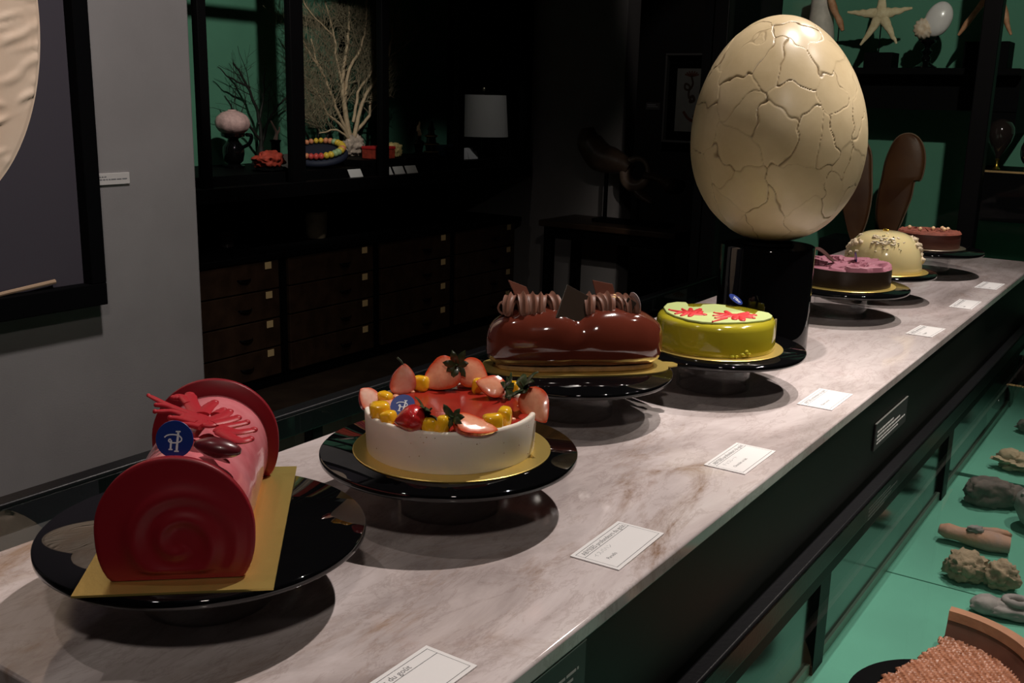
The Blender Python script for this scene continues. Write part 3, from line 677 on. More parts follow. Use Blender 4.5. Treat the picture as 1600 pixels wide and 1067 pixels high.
# ------------------------------------------------------------ 5: the violet cake
C5=Vector((-.566,2.006,ZC))
board(disc_board(.0965),'gold_board','round gold board under the violet topped cake',(-.567,2.000,ZB))
vk=thing('violet_cake','round cake with a dark chocolate wall and violet cream petals on top','cake',tuple(C5))
obj('chocolate_wall',MB().lathe([(.0822,0),(.084,0),(.084,.0335),(.0822,.0335),(.0822,0)],96,cap=False),'choc_band',vk,smooth=40)
PET=[]
r_=random.Random(4)
for i in range(34):
    a=r_.uniform(0,2*PI); q=.078*math.sqrt(r_.random()); PET.append((q*math.cos(a),q*math.sin(a),r_.uniform(0,2*PI),r_.uniform(.015,.028)))
def pet(x,y):
    h=0
    for px,py,a,s in PET:
        dx,dy=x-px,y-py; d=math.hypot(dx,dy)
        if d<s: h=max(h,.0105*(.15+.85*(dx*math.cos(a)+dy*math.sin(a)+s)/(2*s)))
    return h
b=MB(); n=140; K=60; vs=[(0,0,.035+pet(0,0))]
for k in range(1,K+1):
    for i in range(n):
        a=2*PI*i/n; r=.0835*k/K; x,y=r*math.cos(a),r*math.sin(a); z=.0345+pet(x,y)+.0008*noise.noise(Vector((x*60,y*60,0)))
        if k==K: z=.033
        elif k>K-4: z-=.0011*(k-K+4)**1.2*.6
        vs.append((x,y,z))
fs=[(0,1+i,1+(i+1)%n) for i in range(n)]
for k in range(K-1):
    for i in range(n): fs.append((1+k*n+i,1+(k+1)*n+i,1+(k+1)*n+(i+1)%n,1+k*n+(i+1)%n))
obj('cream_petals',b.add(vs,fs),'violet_cream',vk,smooth=35)
def curl(o,xd,L,w,parent):
    x=Vector(xd).normalized(); z=Vector((0,0,1)); y=z.cross(x); b=MB(); vs=[];fs=[]; n=16
    for i in range(n+1):
        t=i/n; h=.010*math.sin(t*2*PI*.85+.9)*(1-.4*t)+.014*(1-t)
        for s in (-1,1):
            p=Vector(o)+x*(L*(t-.5))+y*(s*w*(1-.5*t)/2)+z*h; vs+= [p,p-z*.0016]
    for i in range(n):
        a=i*4; fs+= [(a,a+2,a+6,a+4),(a+1,a+5,a+7,a+3),(a,a+4,a+5,a+1),(a+2,a+3,a+7,a+6)]
    fs+= [(0,1,3,2),(n*4,n*4+2,n*4+3,n*4+1)]
    return obj('chocolate_curl',b.add(vs,fs),'choc_curl',parent,smooth=50)
curl(tuple(E_*-.034+N_*.012+Vector((0,0,.0440))),tuple(E_*.88+N_*.42),.070,.036,vk)
badge(vk,.0115,facing(tuple(E_*.016+N_*.0+Vector((0,0,.0485))),tuple(E_*.985+N_*.12+Vector((0,0,.15)))))

# ------------------------------------------------------------ 6: the cream dome
C6=Vector((-.556,2.235,ZC))
board(disc_board(.0915),'gold_board','round gold board under the cream dome cake',(-.555,2.234,ZB))
dk=thing('dome_cake','pale yellow glazed dome cake with crumbs on its flanks','cake',tuple(C6))
b=MB(); prof=[(0,0),(.0785,0),(.0795,.004)]+[(.0785*math.cos(t)**.62,.004+.0775*math.sin(t)**1.0) for t in [PI/2*i/28 for i in range(1,28)]]+[(0,.0815)]
b.lathe(prof,80,cap=False); obj('glazed_dome',b,'dome_glaze',dk,smooth=70)
def dome_pt(dirv,elev):
    d=Vector(dirv).normalized(); t=elev; r=.0785*math.cos(t)**.62; return Vector((d.x*r,d.y*r,.004+.0775*math.sin(t)))
b=MB()
for i in range(120):
    a=rnd.gauss(.15,.42); el=rnd.gauss(.62,.22)
    if el<.12 or el>1.15: continue
    p=dome_pt(E_*math.cos(a)-N_*math.sin(a)*.6,el); s=rnd.uniform(.003,.0085); b.blob(p*.985,(s,s,s*.8),2,.5,seed=i)
for i in range(45):
    a=rnd.gauss(PI,.45); el=rnd.gauss(.5,.3)
    if el<.08 or el>1.1: continue
    p=dome_pt(E_*math.cos(a)+N_*math.sin(a)*.5,el); s=rnd.uniform(.003,.007); b.blob(p*.985,(s,s,s*.8),2,.5,seed=i+200)
k_=obj('crumb',b,'crumb',dk,smooth=60); k_['kind']='stuff'
b=MB()
for i in range(60):
    a=rnd.gauss(PI*.60,.30); el=rnd.gauss(.92,.14)
    if el>1.4: continue
    p=dome_pt(E_*math.cos(a)+N_*math.sin(a),el); s=rnd.uniform(.002,.005); b.blob(p*.99,(s,s,s*.4),2,.4,seed=i+400)
k_=obj('pale_flake',b,'crumb_pale',dk,smooth=60); k_['kind']='stuff'
b=MB()
for i in range(14):
    a=rnd.gauss(PI*.60,.35); el=rnd.gauss(.9,.18); p=dome_pt(E_*math.cos(a)+N_*math.sin(a),min(el,1.35)); b.blob(p+p.normalized()*.001,(.0014,.0014,.0012),1,.3,seed=i+500)
k_=obj('dark_speck',b,'leaf',dk); k_['kind']='stuff'
b=MB()
for i in range(4): b.blob((rnd.uniform(-.008,.004),rnd.uniform(-.004,.004),.083),(.0045,.003,.0022),2,.5,seed=i+60)
obj('gold_leaf',b,'gold_leaf',dk)

# ------------------------------------------------------------ 7: the far chocolate cake
C7=Vector((-.567,2.70,ZC))
board(disc_board(.0835),'silver_board','round pale metallic board under the farthest cake',(-.562,2.695,ZB))
hk=thing('chocolate_cake','round dark chocolate cake with a cocoa top and whole nuts','cake',tuple(C7))
obj('cake_wall',MB().lathe([(0,0),(.0725,0),(.073,.001),(.073,.034),(.0725,.0355),(0,.0355)],80,cap=False),'cocoa_dark',hk,smooth=40)
b=MB(); n=90; K=26; vs=[(0,0,.040)]
for k in range(1,K+1):
    for i in range(n):
        a=2*PI*i/n; r=.0742*k/K; x,y=r*math.cos(a),r*math.sin(a); h=.0375+.0035*abs(noise.noise(Vector((x*70,y*70,1))))+.0022*noise.noise(Vector((x*160,y*160,4)))
        if k==K: h=.034
        vs.append((x,y,h))
fs=[(0,1+i,1+(i+1)%n) for i in range(n)]
for k in range(K-1):
    for i in range(n): fs.append((1+k*n+i,1+(k+1)*n+i,1+(k+1)*n+(i+1)%n,1+k*n+(i+1)%n))
obj('cocoa_top',b.add(vs,fs),'cocoa',hk,smooth=30)
for i,(x,y) in enumerate(((-.032,-.02),(.008,.0),(.034,.01),(.040,-.01),(.028,-.018),(-.045,.015))):
    p=E_*x+N_*-y; obj('hazelnut',MB().blob((p.x,p.y,.0435),(.0048,.0048,.0052),2,.12,seed=i),'hazelnut',hk,smooth=70)
b=MB()
for i in range(14):
    p=E_*rnd.uniform(-.05,.055)+N_*rnd.uniform(-.03,.03); d=Vector((rnd.uniform(-1,1),rnd.uniform(-1,1),rnd.uniform(.1,.5))).normalized()*.009; c=Vector((p.x,p.y,.0415)); b.tube([c-d,c,c+d],[.0012,.0022,.001],6,flat=.5)
obj('chocolate_chip',b,'cocoa',hk,smooth=0)

# ------------------------------------------------------------ the egg on its black cylinder
pd=thing('egg_pedestal','short glossy black glass cylinder carrying the giant egg','pedestal',(-.593,1.636,0))
obj('body',MB().lathe([(0,0),(.0745,0),(.0762,.0015),(.0762,.170),(.0745,.1725),(0,.1725)],96,cap=False),'black_gloss',pd,smooth=40)
obj('collar',MB().lathe([(.0,.1725),(.040,.1725),(.042,.174),(.040,.177),(.034,.179),(0,.179)],64,cap=False),'black_matte',pd,smooth=50)
eg=thing('giant_egg','giant cream egg pieced together from cracked shell fragments','egg',(-.588,1.652,.1765)); 
def make_egg():
    ns,nr=580,390; H=.358; A=.1335
    r=random.Random(11); seeds=[]
    while len(seeds)<92:
        v=Vector((r.gauss(0,1),r.gauss(0,1),r.gauss(0,1))).normalized()
        md=.21 if r.random()<.6 else .38
        if all((v-s).length>md*.85 for s in seeds): seeds.append(v)
    S=np.array([tuple(s) for s in seeds])
    th=np.linspace(0,PI,nr+1); ph=np.linspace(0,2*PI,ns,endpoint=False)
    uz=-np.cos(th)                     # bottom to top
    TH,PH=np.meshgrid(th,ph,indexing='ij')
    dx=np.sin(TH)*np.cos(PH); dy=np.sin(TH)*np.sin(PH); dz=-np.cos(TH)
    rad=A*np.sin(TH)**.97*(1-.10*dz-.03*dz*dz)*1.035
    P=np.stack([rad*np.cos(PH),rad*np.sin(PH),H/2+H/2*dz],-1)
    D3=np.stack([dx,dy,dz],-1)
    # warp directions a little so the cracks run crooked
    Wp=np.zeros_like(D3)
    for i in range(nr+1):
        for j in range(ns):
            q=Vector(D3[i,j]); w=noise.noise_vector(q*3.2)*.13+noise.noise_vector(q*9)*.045; Wp[i,j]=q+w
    dist=((Wp[:,:,None,:]-S[None,None,:,:])**2).sum(-1); d2=np.sort(dist,-1); cell=dist.argmin(-1); gap=np.sqrt(d2[...,1])-np.sqrt(d2[...,0])
    # crack depth: full at the joint, some joints nearly closed
    key=np.argsort(dist,-1)[...,:2].copy(); key.sort(-1); pk=(key[...,0]*7919+key[...,1]*104729)%1000/1000.0
    openk=np.clip((pk-.10)*1.4,0.16,1)
    nz=np.zeros((nr+1,ns))
    for i in range(nr+1):
        for j in range(ns): nz[i,j]=noise.noise(Vector(D3[i,j])*16)
    wid=.0125*(.8+.7*np.clip(nz,-.6,1))*(.6+.5*openk)
    g=np.clip(1-gap/np.maximum(wid,.010),0,1)*openk
    chip=np.clip((nz-.50)*3,0,1)*np.clip(1-gap/.030,0,1)*openk
    lift=((np.arange(len(S))*37%11)/11.0-.5)*.0010
    nrm=P-np.array([0,0,H*.46]); nrm/=np.linalg.norm(nrm,axis=-1,keepdims=True)
    disp=-(.0019*g+.0013*chip)+lift[cell]*np.clip(gap/.03,0,1)
    P=P+nrm*disp[...,None]
    crack=np.clip(g*.95+chip*.35,0,.9)
    tl=Matrix.Rotation(math.radians(3.0),3,Vector(N_))
    frags={}
    for i in range(nr):
        for j in range(ns):
            j2=(j+1)%ns; ids=((i,j),(i,j2),(i+1,j2),(i+1,j)); c=cell[i,j]; frags.setdefault(int(c),[]).append(ids)
    for c,faces in sorted(frags.items()):
        mp={}; vs=[]; ck=[]; fs=[]
        for ids in faces:
            f=[]
            for (i,j) in ids:
                k=(i,0 if i in (0,nr) else j)
                if k not in mp: mp[k]=len(vs); vs.append(tuple(tl@Vector(P[i,k[1]]))); ck.append(float(crack[i,k[1]]))
                if mp[k] not in f: f.append(mp[k])
            if len(f)>2: fs.append(tuple(f))
        me=bpy.data.meshes.new('shell_fragment'); me.from_pydata(vs,[],fs); at=me.attributes.new('crack','FLOAT','POINT'); at.data.foreach_set('value',ck); me.shade_smooth()
        me.update(); obj('shell_fragment',me,'eggshell',eg)
make_egg()

# ------------------------------------------------------------ the caption cards on the marble
CARDS=[(-.4105,.4915,0,'second half of a white caption card at the near edge, title profondeurs du goût','profondeurs du goût','イスパハン','',.105,.047),
 (-.4045,.789,.03,'white caption card with a black title line, opposite the strawberry cake','ABYSSES profondeurs du goût','イスパハン','Paradis',.095,.049),
 (-.4045,1.084,0,'white caption card on the marble opposite the brown chocolate log','ABYSSES profondeurs du goût','チョコレート','Chocolat au lait',.096,.049),
 (-.4025,1.388,0,'white caption card on the marble opposite the green cake','ABYSSES profondeurs du goût','フレッシュ','Plaisirs sucrés',.097,.048),
 (-.395,1.946,-.05,'fifth white caption card from the front, opposite the violet cake','ABYSSES profondeurs du goût','モンド','Mogador',.094,.046),
 (-.391,2.278,0,'second farthest white caption card, beyond the cream dome cake','ABYSSES profondeurs du goût','アンフィニ','Vanille',.108,.044),
 (-.393,2.560,-.02,'farthest small white caption card near the end of the marble','ABYSSES profondeurs du goût','プレニ','Cacao',.104,.047)]
for x,y,rz,lab,t1,t2,t3,L,Wd in CARDS:
    t=thing('caption_card',lab,'card',(x,y,.0003),PI/2+rz,'caption cards on the marble')
    obj('card',box(-L/2,L/2,-Wd/2,Wd/2,0,.0009),'white_card',t,smooth=0)
    b=MB(); z=.00095; i=.0035
    def line(x0,x1,y0,y1): b.add([(x0,y0,z),(x1,y0,z),(x1,y1,z),(x0,y1,z)],[(0,1,2,3)])
    w=.0006
    line(-L/2+i,L/2-i,Wd/2-i-w,Wd/2-i); line(-L/2+i,L/2-i,-Wd/2+i,-Wd/2+i+w); line(-L/2+i,-L/2+i+w*.7,-Wd/2+i,Wd/2-i); line(L/2-i-w*.7,L/2-i,-Wd/2+i,Wd/2-i); line(-L/2+i,L/2-i,Wd/2-.0135,Wd/2-.0135+w)
    obj('border',b,'ink',t,smooth=0)
    def put(s,size,px,py,m='ink'):
        me=text_mesh(s,size); xs=[v.co.x for v in me.vertices] or [0]; mx=max(xs); 
        lim=L-.014
        k=min(1,lim/mx) if mx>0 else 1
        me.transform(Matrix.Diagonal((k,1,1,1))); o=obj('lettering',me,m,t,smooth=0); o.location=(px,py,.00098)
    put(t1,.0075,-L/2+.008 if t3 else -L/2+.012,Wd/2-.0112)
    put(t2,.0062,-L/2+.011,Wd/2-.0215,'ink_light')
    if t3: put(t3,.0055,-L/2+.014,-Wd/2+.0165)
    b=MB(); z=.00096
    for q in range(2): line(-L/2+.03,L/2-.012,-Wd/2+.0125-q*.004,-Wd/2+.0131-q*.004)
# ------------------------------------------------------------ grey wall: framed textile and its label
fr=thing('framed_textile','large black framed picture of a cream pleated oval textile on dark purple, on grey wall','picture',(-2.0,.75,.5))
def wb(x0,x1,y0,y1,z0,z1,o): return box(x0-o[0],x1-o[0],y0-o[1],y1-o[1],z0-o[2],z1-o[2])
o_=(-2.0,.75,.5)
fz0,fz1,fy0,fy1,fw_=-.062,1.62,.18,1.338,.036
for a in ((fy0,fy1,fz0,fz0+fw_+.012),(fy0,fy1,fz1-fw_,fz1),(fy0,fy0+fw_,fz0+fw_+.012,fz1-fw_),(fy1-fw_,fy1,fz0+fw_+.012,fz1-fw_)):
    obj('frame_bar',wb(-1.999,-1.955,a[0],a[1],a[2],a[3],o_),'black_matte',fr,bevel=.002)
obj('mount',wb(-1.999,-1.985,fy0+fw_,fy1-fw_,fz0+fw_,fz1-fw_,o_),'purple_mount',fr,smooth=0)
b=MB(); n=300; K=80; cy,cz_,ry,rz_=1.0-.75,.535-.5,.247,.385; vs=[(.024,cy,cz_)]
for k in range(1,K+1):
    for i in range(n):
        a=2*PI*i/n; f=k/K; y=cy+ry*f*math.cos(a); z=cz_+rz_*f*math.sin(a)
        w=noise.noise(Vector((z*78+noise.noise(Vector((y*9,z*9,3)))*3.4,y*14,.5))); w2=noise.noise(Vector((z*14,y*20,7)))
        h=.017+ (.0170*max(0,w)**.8*(.25+.75*max(0,f-.35)/.65)*max(0,w2+.45)) if f<.985 else .0155
        vs.append((h,y,z))
fs=[(0,1+i,1+(i+1)%n) for i in range(n)]
for k in range(K-1):
    for i in range(n): fs.append((1+k*n+i,1+(k+1)*n+i,1+(k+1)*n+(i+1)%n,1+k*n+(i+1)%n))
obj('pleated_textile',b.add(vs,fs),'shell_cream',fr,smooth=80,label='cream oval textile with crinkled pleats')
b=MB(); vs=[(.020,.95-.75,1.0-.5)]; n=80; K=24
for k in range(1,K+1):
    for i in range(n):
        a=2*PI*i/n; f=k/K; y=.95-.75+.29*f*math.cos(a); z=.5+.43*f*math.sin(a); vs.append((.018+(.010*max(0,noise.noise(Vector((z*60,y*12,4)))) if f<.98 else 0),y,z))
fs=[(0,1+i,1+(i+1)%n) for i in range(n)]+[(1+k*n+i,1+(k+1)*n+i,1+(k+1)*n+(i+1)%n,1+k*n+(i+1)%n) for k in range(K-1) for i in range(n)]
obj('pleated_textile',b.add(vs,fs),'shell_cream',fr,smooth=80,label='upper lobe of the cream textile')
obj('rod',MB().tube([(.026,.98-.75,-.024-.5),(.026,1.12-.75,-.0085-.5),(.026,1.229-.75,.0005-.5)],[.0040,.0045,.005],8),'stick_tan',fr,label='thin tan rod along the bottom')
wl=thing('wall_label','small pale label plate with two lines of print on the grey wall','label',(-2.0,1.388,.203))
obj('plate',box(0,.004,-.053,.053,-.0125,.0125),'paper_dim',wl,smooth=0,bevel=.0006)
b=MB()
for z,l in ((.005,.35),(-.001,.85)):
    y=-.042
    while y<-.042+.09*l: q=rnd.uniform(.004,.016); b.box(.004,.0043,y,y+q,z-.0012,z+.0012); y+=q+.002
obj('lettering',b,'ink',wl,smooth=0)
# ------------------------------------------------------------ alcove: row of drawer cabinets with a shared top
XD=-3.5
def drawer_cabinet(y,lab):
    t=thing('drawer_cabinet',lab,'cabinet',(XD,y,FZ),0,'drawer cabinets in the alcove')
    h=.603; d=.62; w=.645
    obj('body',box(-d,-.02,.003,w-.003,0,h),'black_matte',t,smooth=0)
    obj('plinth',box(-.06,-.015,.003,w-.003,0,.035),'black_matte',t,smooth=0)
    for k in range(4):
        zt=h-.006-k*.1365; q=obj('drawer',box(-.02,0,.03,w-.03,zt-.130,zt),'dark_wood',t,smooth=0,bevel=.003)
        zz=zt-.021
        obj('label_holder',box(0,.003,w-.114,w-.076,zz-.016,zz+.016),'label_card',q,smooth=0,bevel=.001,label='small tan card in a label holder')
        b=MB().lathe([(.0,-.012),(.018,-.010),(.024,0),(.024,.006)],20,a0=-PI/2,a1=PI/2); b.xf(Matrix.Diagonal((.9,1.6,1,1))).xf(Matrix.Translation((0,w-.24,zz-.05)))
        obj('cup_handle',b,'black_gloss',q,smooth=60,label='dark cup shaped drawer pull')
    return t
labs=['nearest dark drawer cabinet in the alcove beside the grey wall','second dark drawer cabinet from the grey wall','third dark drawer cabinet from the grey wall','farthest dark drawer cabinet in the alcove']
dc=drawer_cabinet(2.675,labs[0])
for k in (1,2,3): dup(dc,(XD,2.675+.6475*k,FZ),label=labs[k])
tag(obj('worktop',box(-4.15,XD+.012,2.64,5.29,FZ+.603,FZ+.630),'black_matte',bevel=.003),'black worktop running over the row of drawer cabinets','worktop')
ZW=FZ+.630
def lathe_thing(name,lab,cat,loc,parts,n=40,group=None):
    t=thing(name,lab,cat,loc,0,group)
    for pn,prof,m in parts: obj(pn,MB().lathe(prof,n,cap=False),m,t,smooth=50)
    return t
lathe_thing('clay_pot','dim brown clay pot standing on the worktop over the drawers','pot',(-3.72,3.76,ZW),[('body',[(0,0),(.045,0),(.052,.02),(.055,.12),(.053,.125),(.047,.125),(.045,.02),(0,.015)],'clay_pot'),('rim',[(.053,.122),(.057,.126),(.053,.131),(.047,.128)],'clay_pot')])
lathe_thing('glass_bowl','small dark glass bowl on the worktop near the grey wall','bowl',(-3.80,3.25,ZW),[('body',[(0,0),(.035,0),(.03,.012),(.055,.05),(.062,.075),(.058,.075),(.05,.05),(0,.02)],'vase_dark'),('knob',[(0,.02),(.018,.022),(.02,.04),(0,.05)],'vase_dark')])
lathe_thing('small_bust','dim narrow carved piece behind the clay pot on the worktop','ornament',(-4.0,3.68,ZW),[('body',[(0,0),(.05,0),(.05,.02),(.02,.03),(.03,.09),(.04,.14),(.02,.19),(.028,.22),(.015,.26),(0,.265)],'bone_dark'),('base',[(0,0),(.055,0),(.055,.012),(0,.012)],'black_matte')])
t=thing('wall_plaque','dark round ringed plaque on the alcove wall over the far cabinets','plaque',(-4.155,5.03,-.13))
b=MB().lathe([(0,0),(.05,.004),(.09,.004),(.095,.012),(.105,.016),(.11,.006),(.11,0)],48,cap=False).xf(Matrix.Rotation(PI/2,4,'Y')); obj('disc',b,'bone_dark',t)
b=MB().lathe([(.03,.004),(.034,.012),(.04,.012),(.044,.004)],40,cap=False).xf(Matrix.Rotation(PI/2,4,'Y')); obj('inner_ring',b,'bone_dark',t)

# ------------------------------------------------------------ wall vitrine over the drawers
VF=-3.5; VB=-4.15
vt=thing('display_vitrine','long black framed glass vitrine with a green back over the drawer cabinets','vitrine',(VB,2.75,-.06))
o_=(VB,2.75,-.06)
def vb(name,m,x0,x1,y0,y1,z0,z1,**k): return obj(name,wb(x0,x1,y0,y1,z0,z1,o_),m,vt,**k)
VY0,VY1=2.30,5.385; VT=1.55
vb('base','black_matte',VB,VF,VY0,VY1,-.075,-.012,smooth=0)
vb('inner_step','black_matte',VB,-3.585,VY0,VY1,-.012,.03,smooth=0)
vb('riser','black_matte',-4.1,-3.61,3.99,4.68,.03,.062,smooth=0,bevel=.003)
vb('back_panel','green_wall',VB,VB+.012,VY0,VY1,.03,VT,smooth=0)
vb('top','black_matte',VB,VF,VY0,VY1,VT,VT+.05,smooth=0)
vb('end_panel','black_matte',VB,VF-.03,VY1-.012,VY1,-.012,VT,smooth=0)
vb('bottom_rail','black_lacquer',VF-.03,VF+.012,VY0,VY1,-.075,-.010,bevel=.003)
for y,w in ((2.34,.04),(2.905,.045),(3.432,.080),(4.032,.052),(4.667,.056),(5.33,.09)):
    vb('post','black_lacquer',VF-.03,VF+.008,y-w/2,y+w/2,-.012,VT,bevel=.003)
for a,c in ((2.36,2.88),(2.93,3.39),(3.475,4.005),(4.06,4.638),(4.697,5.283)):
    vb('pane','pane',VF-.014,VF-.010,a,c,-.012,VT,smooth=0)
vb('cross_rail','black_lacquer',VF-.03,VF+.004,VY0,VY1,1.075,1.11,bevel=.003)
for y in (3.05,4.40): vb('back_post','black_matte',VB+.012,VB+.04,y-.02,y+.02,.03,VT,smooth=0)
# objects inside
ZP=.03
t=thing('sea_urchin','pale pink sea urchin shell on a black turned stand inside the vitrine','shell',(-3.93,3.425,.262))
def rib(d): 
    a=math.atan2(d.y,d.x); return 1+.025*math.cos(10*a)*(1-abs(d.z))
obj('shell',MB().blob((0,0,-.02),(.082,.082,.060),4,.02,6,1,rib),'urchin',t,smooth=80)
obj('mouth_ring',MB().lathe([(.012,.040),(.018,.043),(.022,.038)],24,cap=False),'urchin',t)
t=thing('turned_stand','glossy black turned stand under the pink sea urchin','stand',(-3.93,3.425,ZP))
obj('body',MB().lathe([(0,0),(.05,0),(.052,.012),(.03,.02),(.045,.035),(.052,.07),(.05,.10),(.03,.125),(.024,.138),(.055,.15),(.058,.165),(.04,.172),(0,.172)],40,cap=False),'black_gloss',t,smooth=50)
obj('handle',MB().tube(cr([(.045,.02,.10),(.08,.03,.12),(.09,.035,.155),(.06,.03,.160)],6),.009,8),'black_gloss',t)
t=thing('red_coral_rock','lump of rough red coral on a dark base inside the vitrine','coral',(-3.68,3.42,ZP))
obj('lump',MB().blob((0,.0,.052),(.055,.085,.042),4,.30,2.4,5),'red_rock',t,smooth=80)
obj('base',MB().blob((0,.01,.008),(.06,.095,.016),3,.2,2,6),'black_matte',t)
t=thing('shell_necklace','necklace of orange, yellow and green beads laid in a ring on a navy disc','necklace',(-3.73,3.80,.064))
bead_m=['bead_orange','bead_orange','bead_orange','bead_orange','bead_orange','bead_yellow','bead_yellow','bead_orange','bead_orange','bead_green','bead_yellow','bead_yellow','bead_yellow','bead_yellow','bead_orange','bead_yellow','bead_green','bead_green','bead_yellow','bead_yellow','bead_red','bead_red','bead_red','bead_orange']
bm0={}
for k in range(30):
    a=2*PI*k/30; c=E_*math.cos(-a+2.9)*.118+N_*math.sin(-a+2.9)*-.118
    m=bead_m[k%24]; s=.0135+.005*math.sin(a*.5)**2
    o=obj('bead',MB().blob((0,0,0),(s*1.1,s*.86,s),2,.06,3,k),m,t,smooth=80); o.location=(c.x,c.y,s); o.rotation_euler=(0,0,math.atan2(c.y,c.x)+PI/2+PI/2)
t=thing('navy_disc','navy blue round cushion under the beaded necklace','cushion',(-3.73,3.80,ZP))
obj('cushion',MB().lathe([(0,0),(.135,0),(.145,.010),(.143,.026),(.13,.033),(0,.034)],56,cap=False),'navy',t,smooth=60)
TM=Matrix.Rotation(math.radians(17),4,E_)
for n_ in ('shell_necklace','navy_disc'):
    o=bpy.data.objects[n_]; m=TM.copy(); m.translation=Vector((-3.73,3.80,.075 if n_=='navy_disc' else .075))+ (TM@Vector((0,0,.034)) if n_=='shell_necklace' else Vector((0,0,0))); o.matrix_world=m
tag(obj('cushion_wedge',MB().lathe([(0,0),(.05,0),(.03,.035),(0,.044)],32,cap=False),'black_matte',loc=(-3.73,3.80,.03)),'black round block propping the navy cushion','block')
# white fan coral
def branch(b,p,d,L,r,lev,rg,out,plane):
    n=max(3,int(L/.03)); pts=[p]; rad=[r]; q=p.copy(); dd=d.copy()
    for i in range(n):
        dd=(dd+Vector((rg.gauss(0,.035),rg.gauss(0,.15),rg.gauss(.02,.15)))); dd.x*=.75; dd.normalize(); q=q+dd*(L/n); pts.append(q.copy()); rad.append(r*(1-.55*(i+1)/n))
    b.tube(pts,rad,6 if lev<2 else 3,cap=lev<2)
    out.append((pts,rad,lev))
    return pts,rad
def fan(parent,main,seed,m_main,m_twig,maxlev=4,lim=6000,dens=1.0,zmax=1.5,bounds=None,rmul=1.0):
    rg=random.Random(seed); bt=MB(); segs=[]
    todo=[]
    for pts,r0,r1 in main:
        Q=cr(pts,6); n=len(Q); Q=[q+Vector((0,noise.noise(q*23)*.010,noise.noise(q*23+Vector((5,5,5)))*.008))*min(1,i_/4) for i_,q in enumerate(Q)]; R=[(r0+(r1-r0)*i/(n-1))*rmul for i in range(n)]
        obj('branch',MB().tube(Q,R,7),m_main,parent,smooth=70); todo.append((Q,R,0))
    cnt=0
    while todo and cnt<lim:
        pts,R,lev=todo.pop(0)
        if lev>=maxlev: continue
        T=0
        for i in range(1,len(pts)-1):
            if lev==0 and i<.30*len(pts): continue
            k=dens*(.75 if lev==0 else .8)
            while rg.random()<k:
                k-=1
                t=(pts[i+1]-pts[i]).normalized(); s=rg.choice((-1,1)); a=s*rg.uniform(.45,1.25)
                d=Vector((t.x+rg.gauss(0,.12),t.y*math.cos(a)-t.z*math.sin(a),t.y*math.sin(a)+t.z*math.cos(a)))
                d.z=abs(d.z)+.12 if d.z<.15 else d.z; d.normalize(); L=rg.uniform(.5,1.1)*(.22,.15,.10,.06)[lev]
                e=pts[i]+d*L
                if bounds and not bounds(e): continue
                out=[]; P,RR=branch(bt,pts[i],d,L,max(.0010,R[i]*.38),lev+1,rg,out,None); todo.append((P,RR,lev+1)); cnt+=1
    o=obj('twigs',bt,m_twig,parent,smooth=0); o['kind']='stuff'
def F(y,z,x=0): return Vector((x,y,z))
fc=thing('fan_coral','tall white branching fan coral on a pale rock inside the vitrine','coral',(-3.93,4.245,.062))
obj('rock_base',MB().blob((0,.02,.05),(.05,.07,.062),4,.35,2.6,9),'coral_rock',fc,smooth=80)
k=1.02
main=[([F(0,.07),F(-.02,.16),F(-.055,.32),F(-.05,.46),F(-.01,.60),F(.0,.78)],.017,.006),
      ([F(.01,.08,.01),F(.05,.20,.01),F(.10,.32,.02),F(.22,.44,.02),F(.30,.56,.02),F(.34,.70,.01)],.013,.005),
      ([F(.02,.10,-.01),F(.10,.16,-.01),F(.155,.22),F(.17,.31),F(.24,.38),F(.30,.41)],.011,.004),
      ([F(-.02,.12),F(-.10,.24),F(-.16,.36),F(-.25,.50),F(-.29,.60)],.010,.004),
      ([F(-.03,.10,.01),F(-.09,.17,.01),F(-.17,.22),F(-.24,.33),F(-.30,.37)],.009,.003),
      ([F(-.02,.09,.01),F(-.10,.135),F(-.19,.13),F(-.24,.125)],.007,.003),
      ([F(-.04,.30),F(-.03,.44,.02),F(.06,.56,.02),F(.12,.68,.01),F(.14,.86)],.010,.004),
      ([F(.0,.18,.02),F(.04,.30,.02),F(.06,.36,.02),F(.16,.46,.02),F(.19,.58),F(.25,.74)],.009,.004),
      ([F(-.05,.36),F(-.10,.50),F(-.12,.64),F(-.20,.84)],.008,.003),
      ([F(-.20,.42),F(-.34,.58),F(-.46,.72)],.006,.003),([F(.26,.50),F(.42,.58),F(.55,.66)],.006,.003),([F(-.12,.62),F(-.3,.74),F(-.40,.9)],.005,.003)]
def inb(p): return ((p.y)/.66)**2+((p.z-.55)/.52)**2<1 and p.z>.1 and -.07<p.x<.17
fan(fc,main,3,'fan_coral','fan_twigs',4,5200,1.25,bounds=inb,rmul=1.0)
bc=thing('black_coral','dark branching coral on a small foot behind the red rock in the vitrine','coral',(-4.04,3.70,ZP))
obj('foot',MB().lathe([(0,0),(.05,0),(.045,.02),(.018,.05),(.014,.09),(0,.1)],24,cap=False),'black_coral',bc)
main=[([F(0,.07),F(0,.18),F(-.03,.30),F(-.10,.42),F(-.16,.50)],.011,.004),([F(0,.09),F(.05,.2),F(.11,.28),F(.2,.34)],.009,.003),([F(0,.12),F(-.08,.2),F(-.16,.25),F(-.22,.34)],.008,.003),([F(-.01,.2),F(.03,.34),F(.04,.48)],.007,.003),([F(-.06,.38),F(-.18,.42),F(-.26,.47)],.006,.002)]
fan(bc,main,5,'black_coral','black_coral',3,500,.6,bounds=lambda p:((p.y+.02)/.30)**2+((p.z-.28)/.33)**2<1 and -.07<p.x<.1)
bc=thing('black_coral','small dark forked coral behind the beaded necklace in the vitrine','coral',(-4.04,4.09,.062))
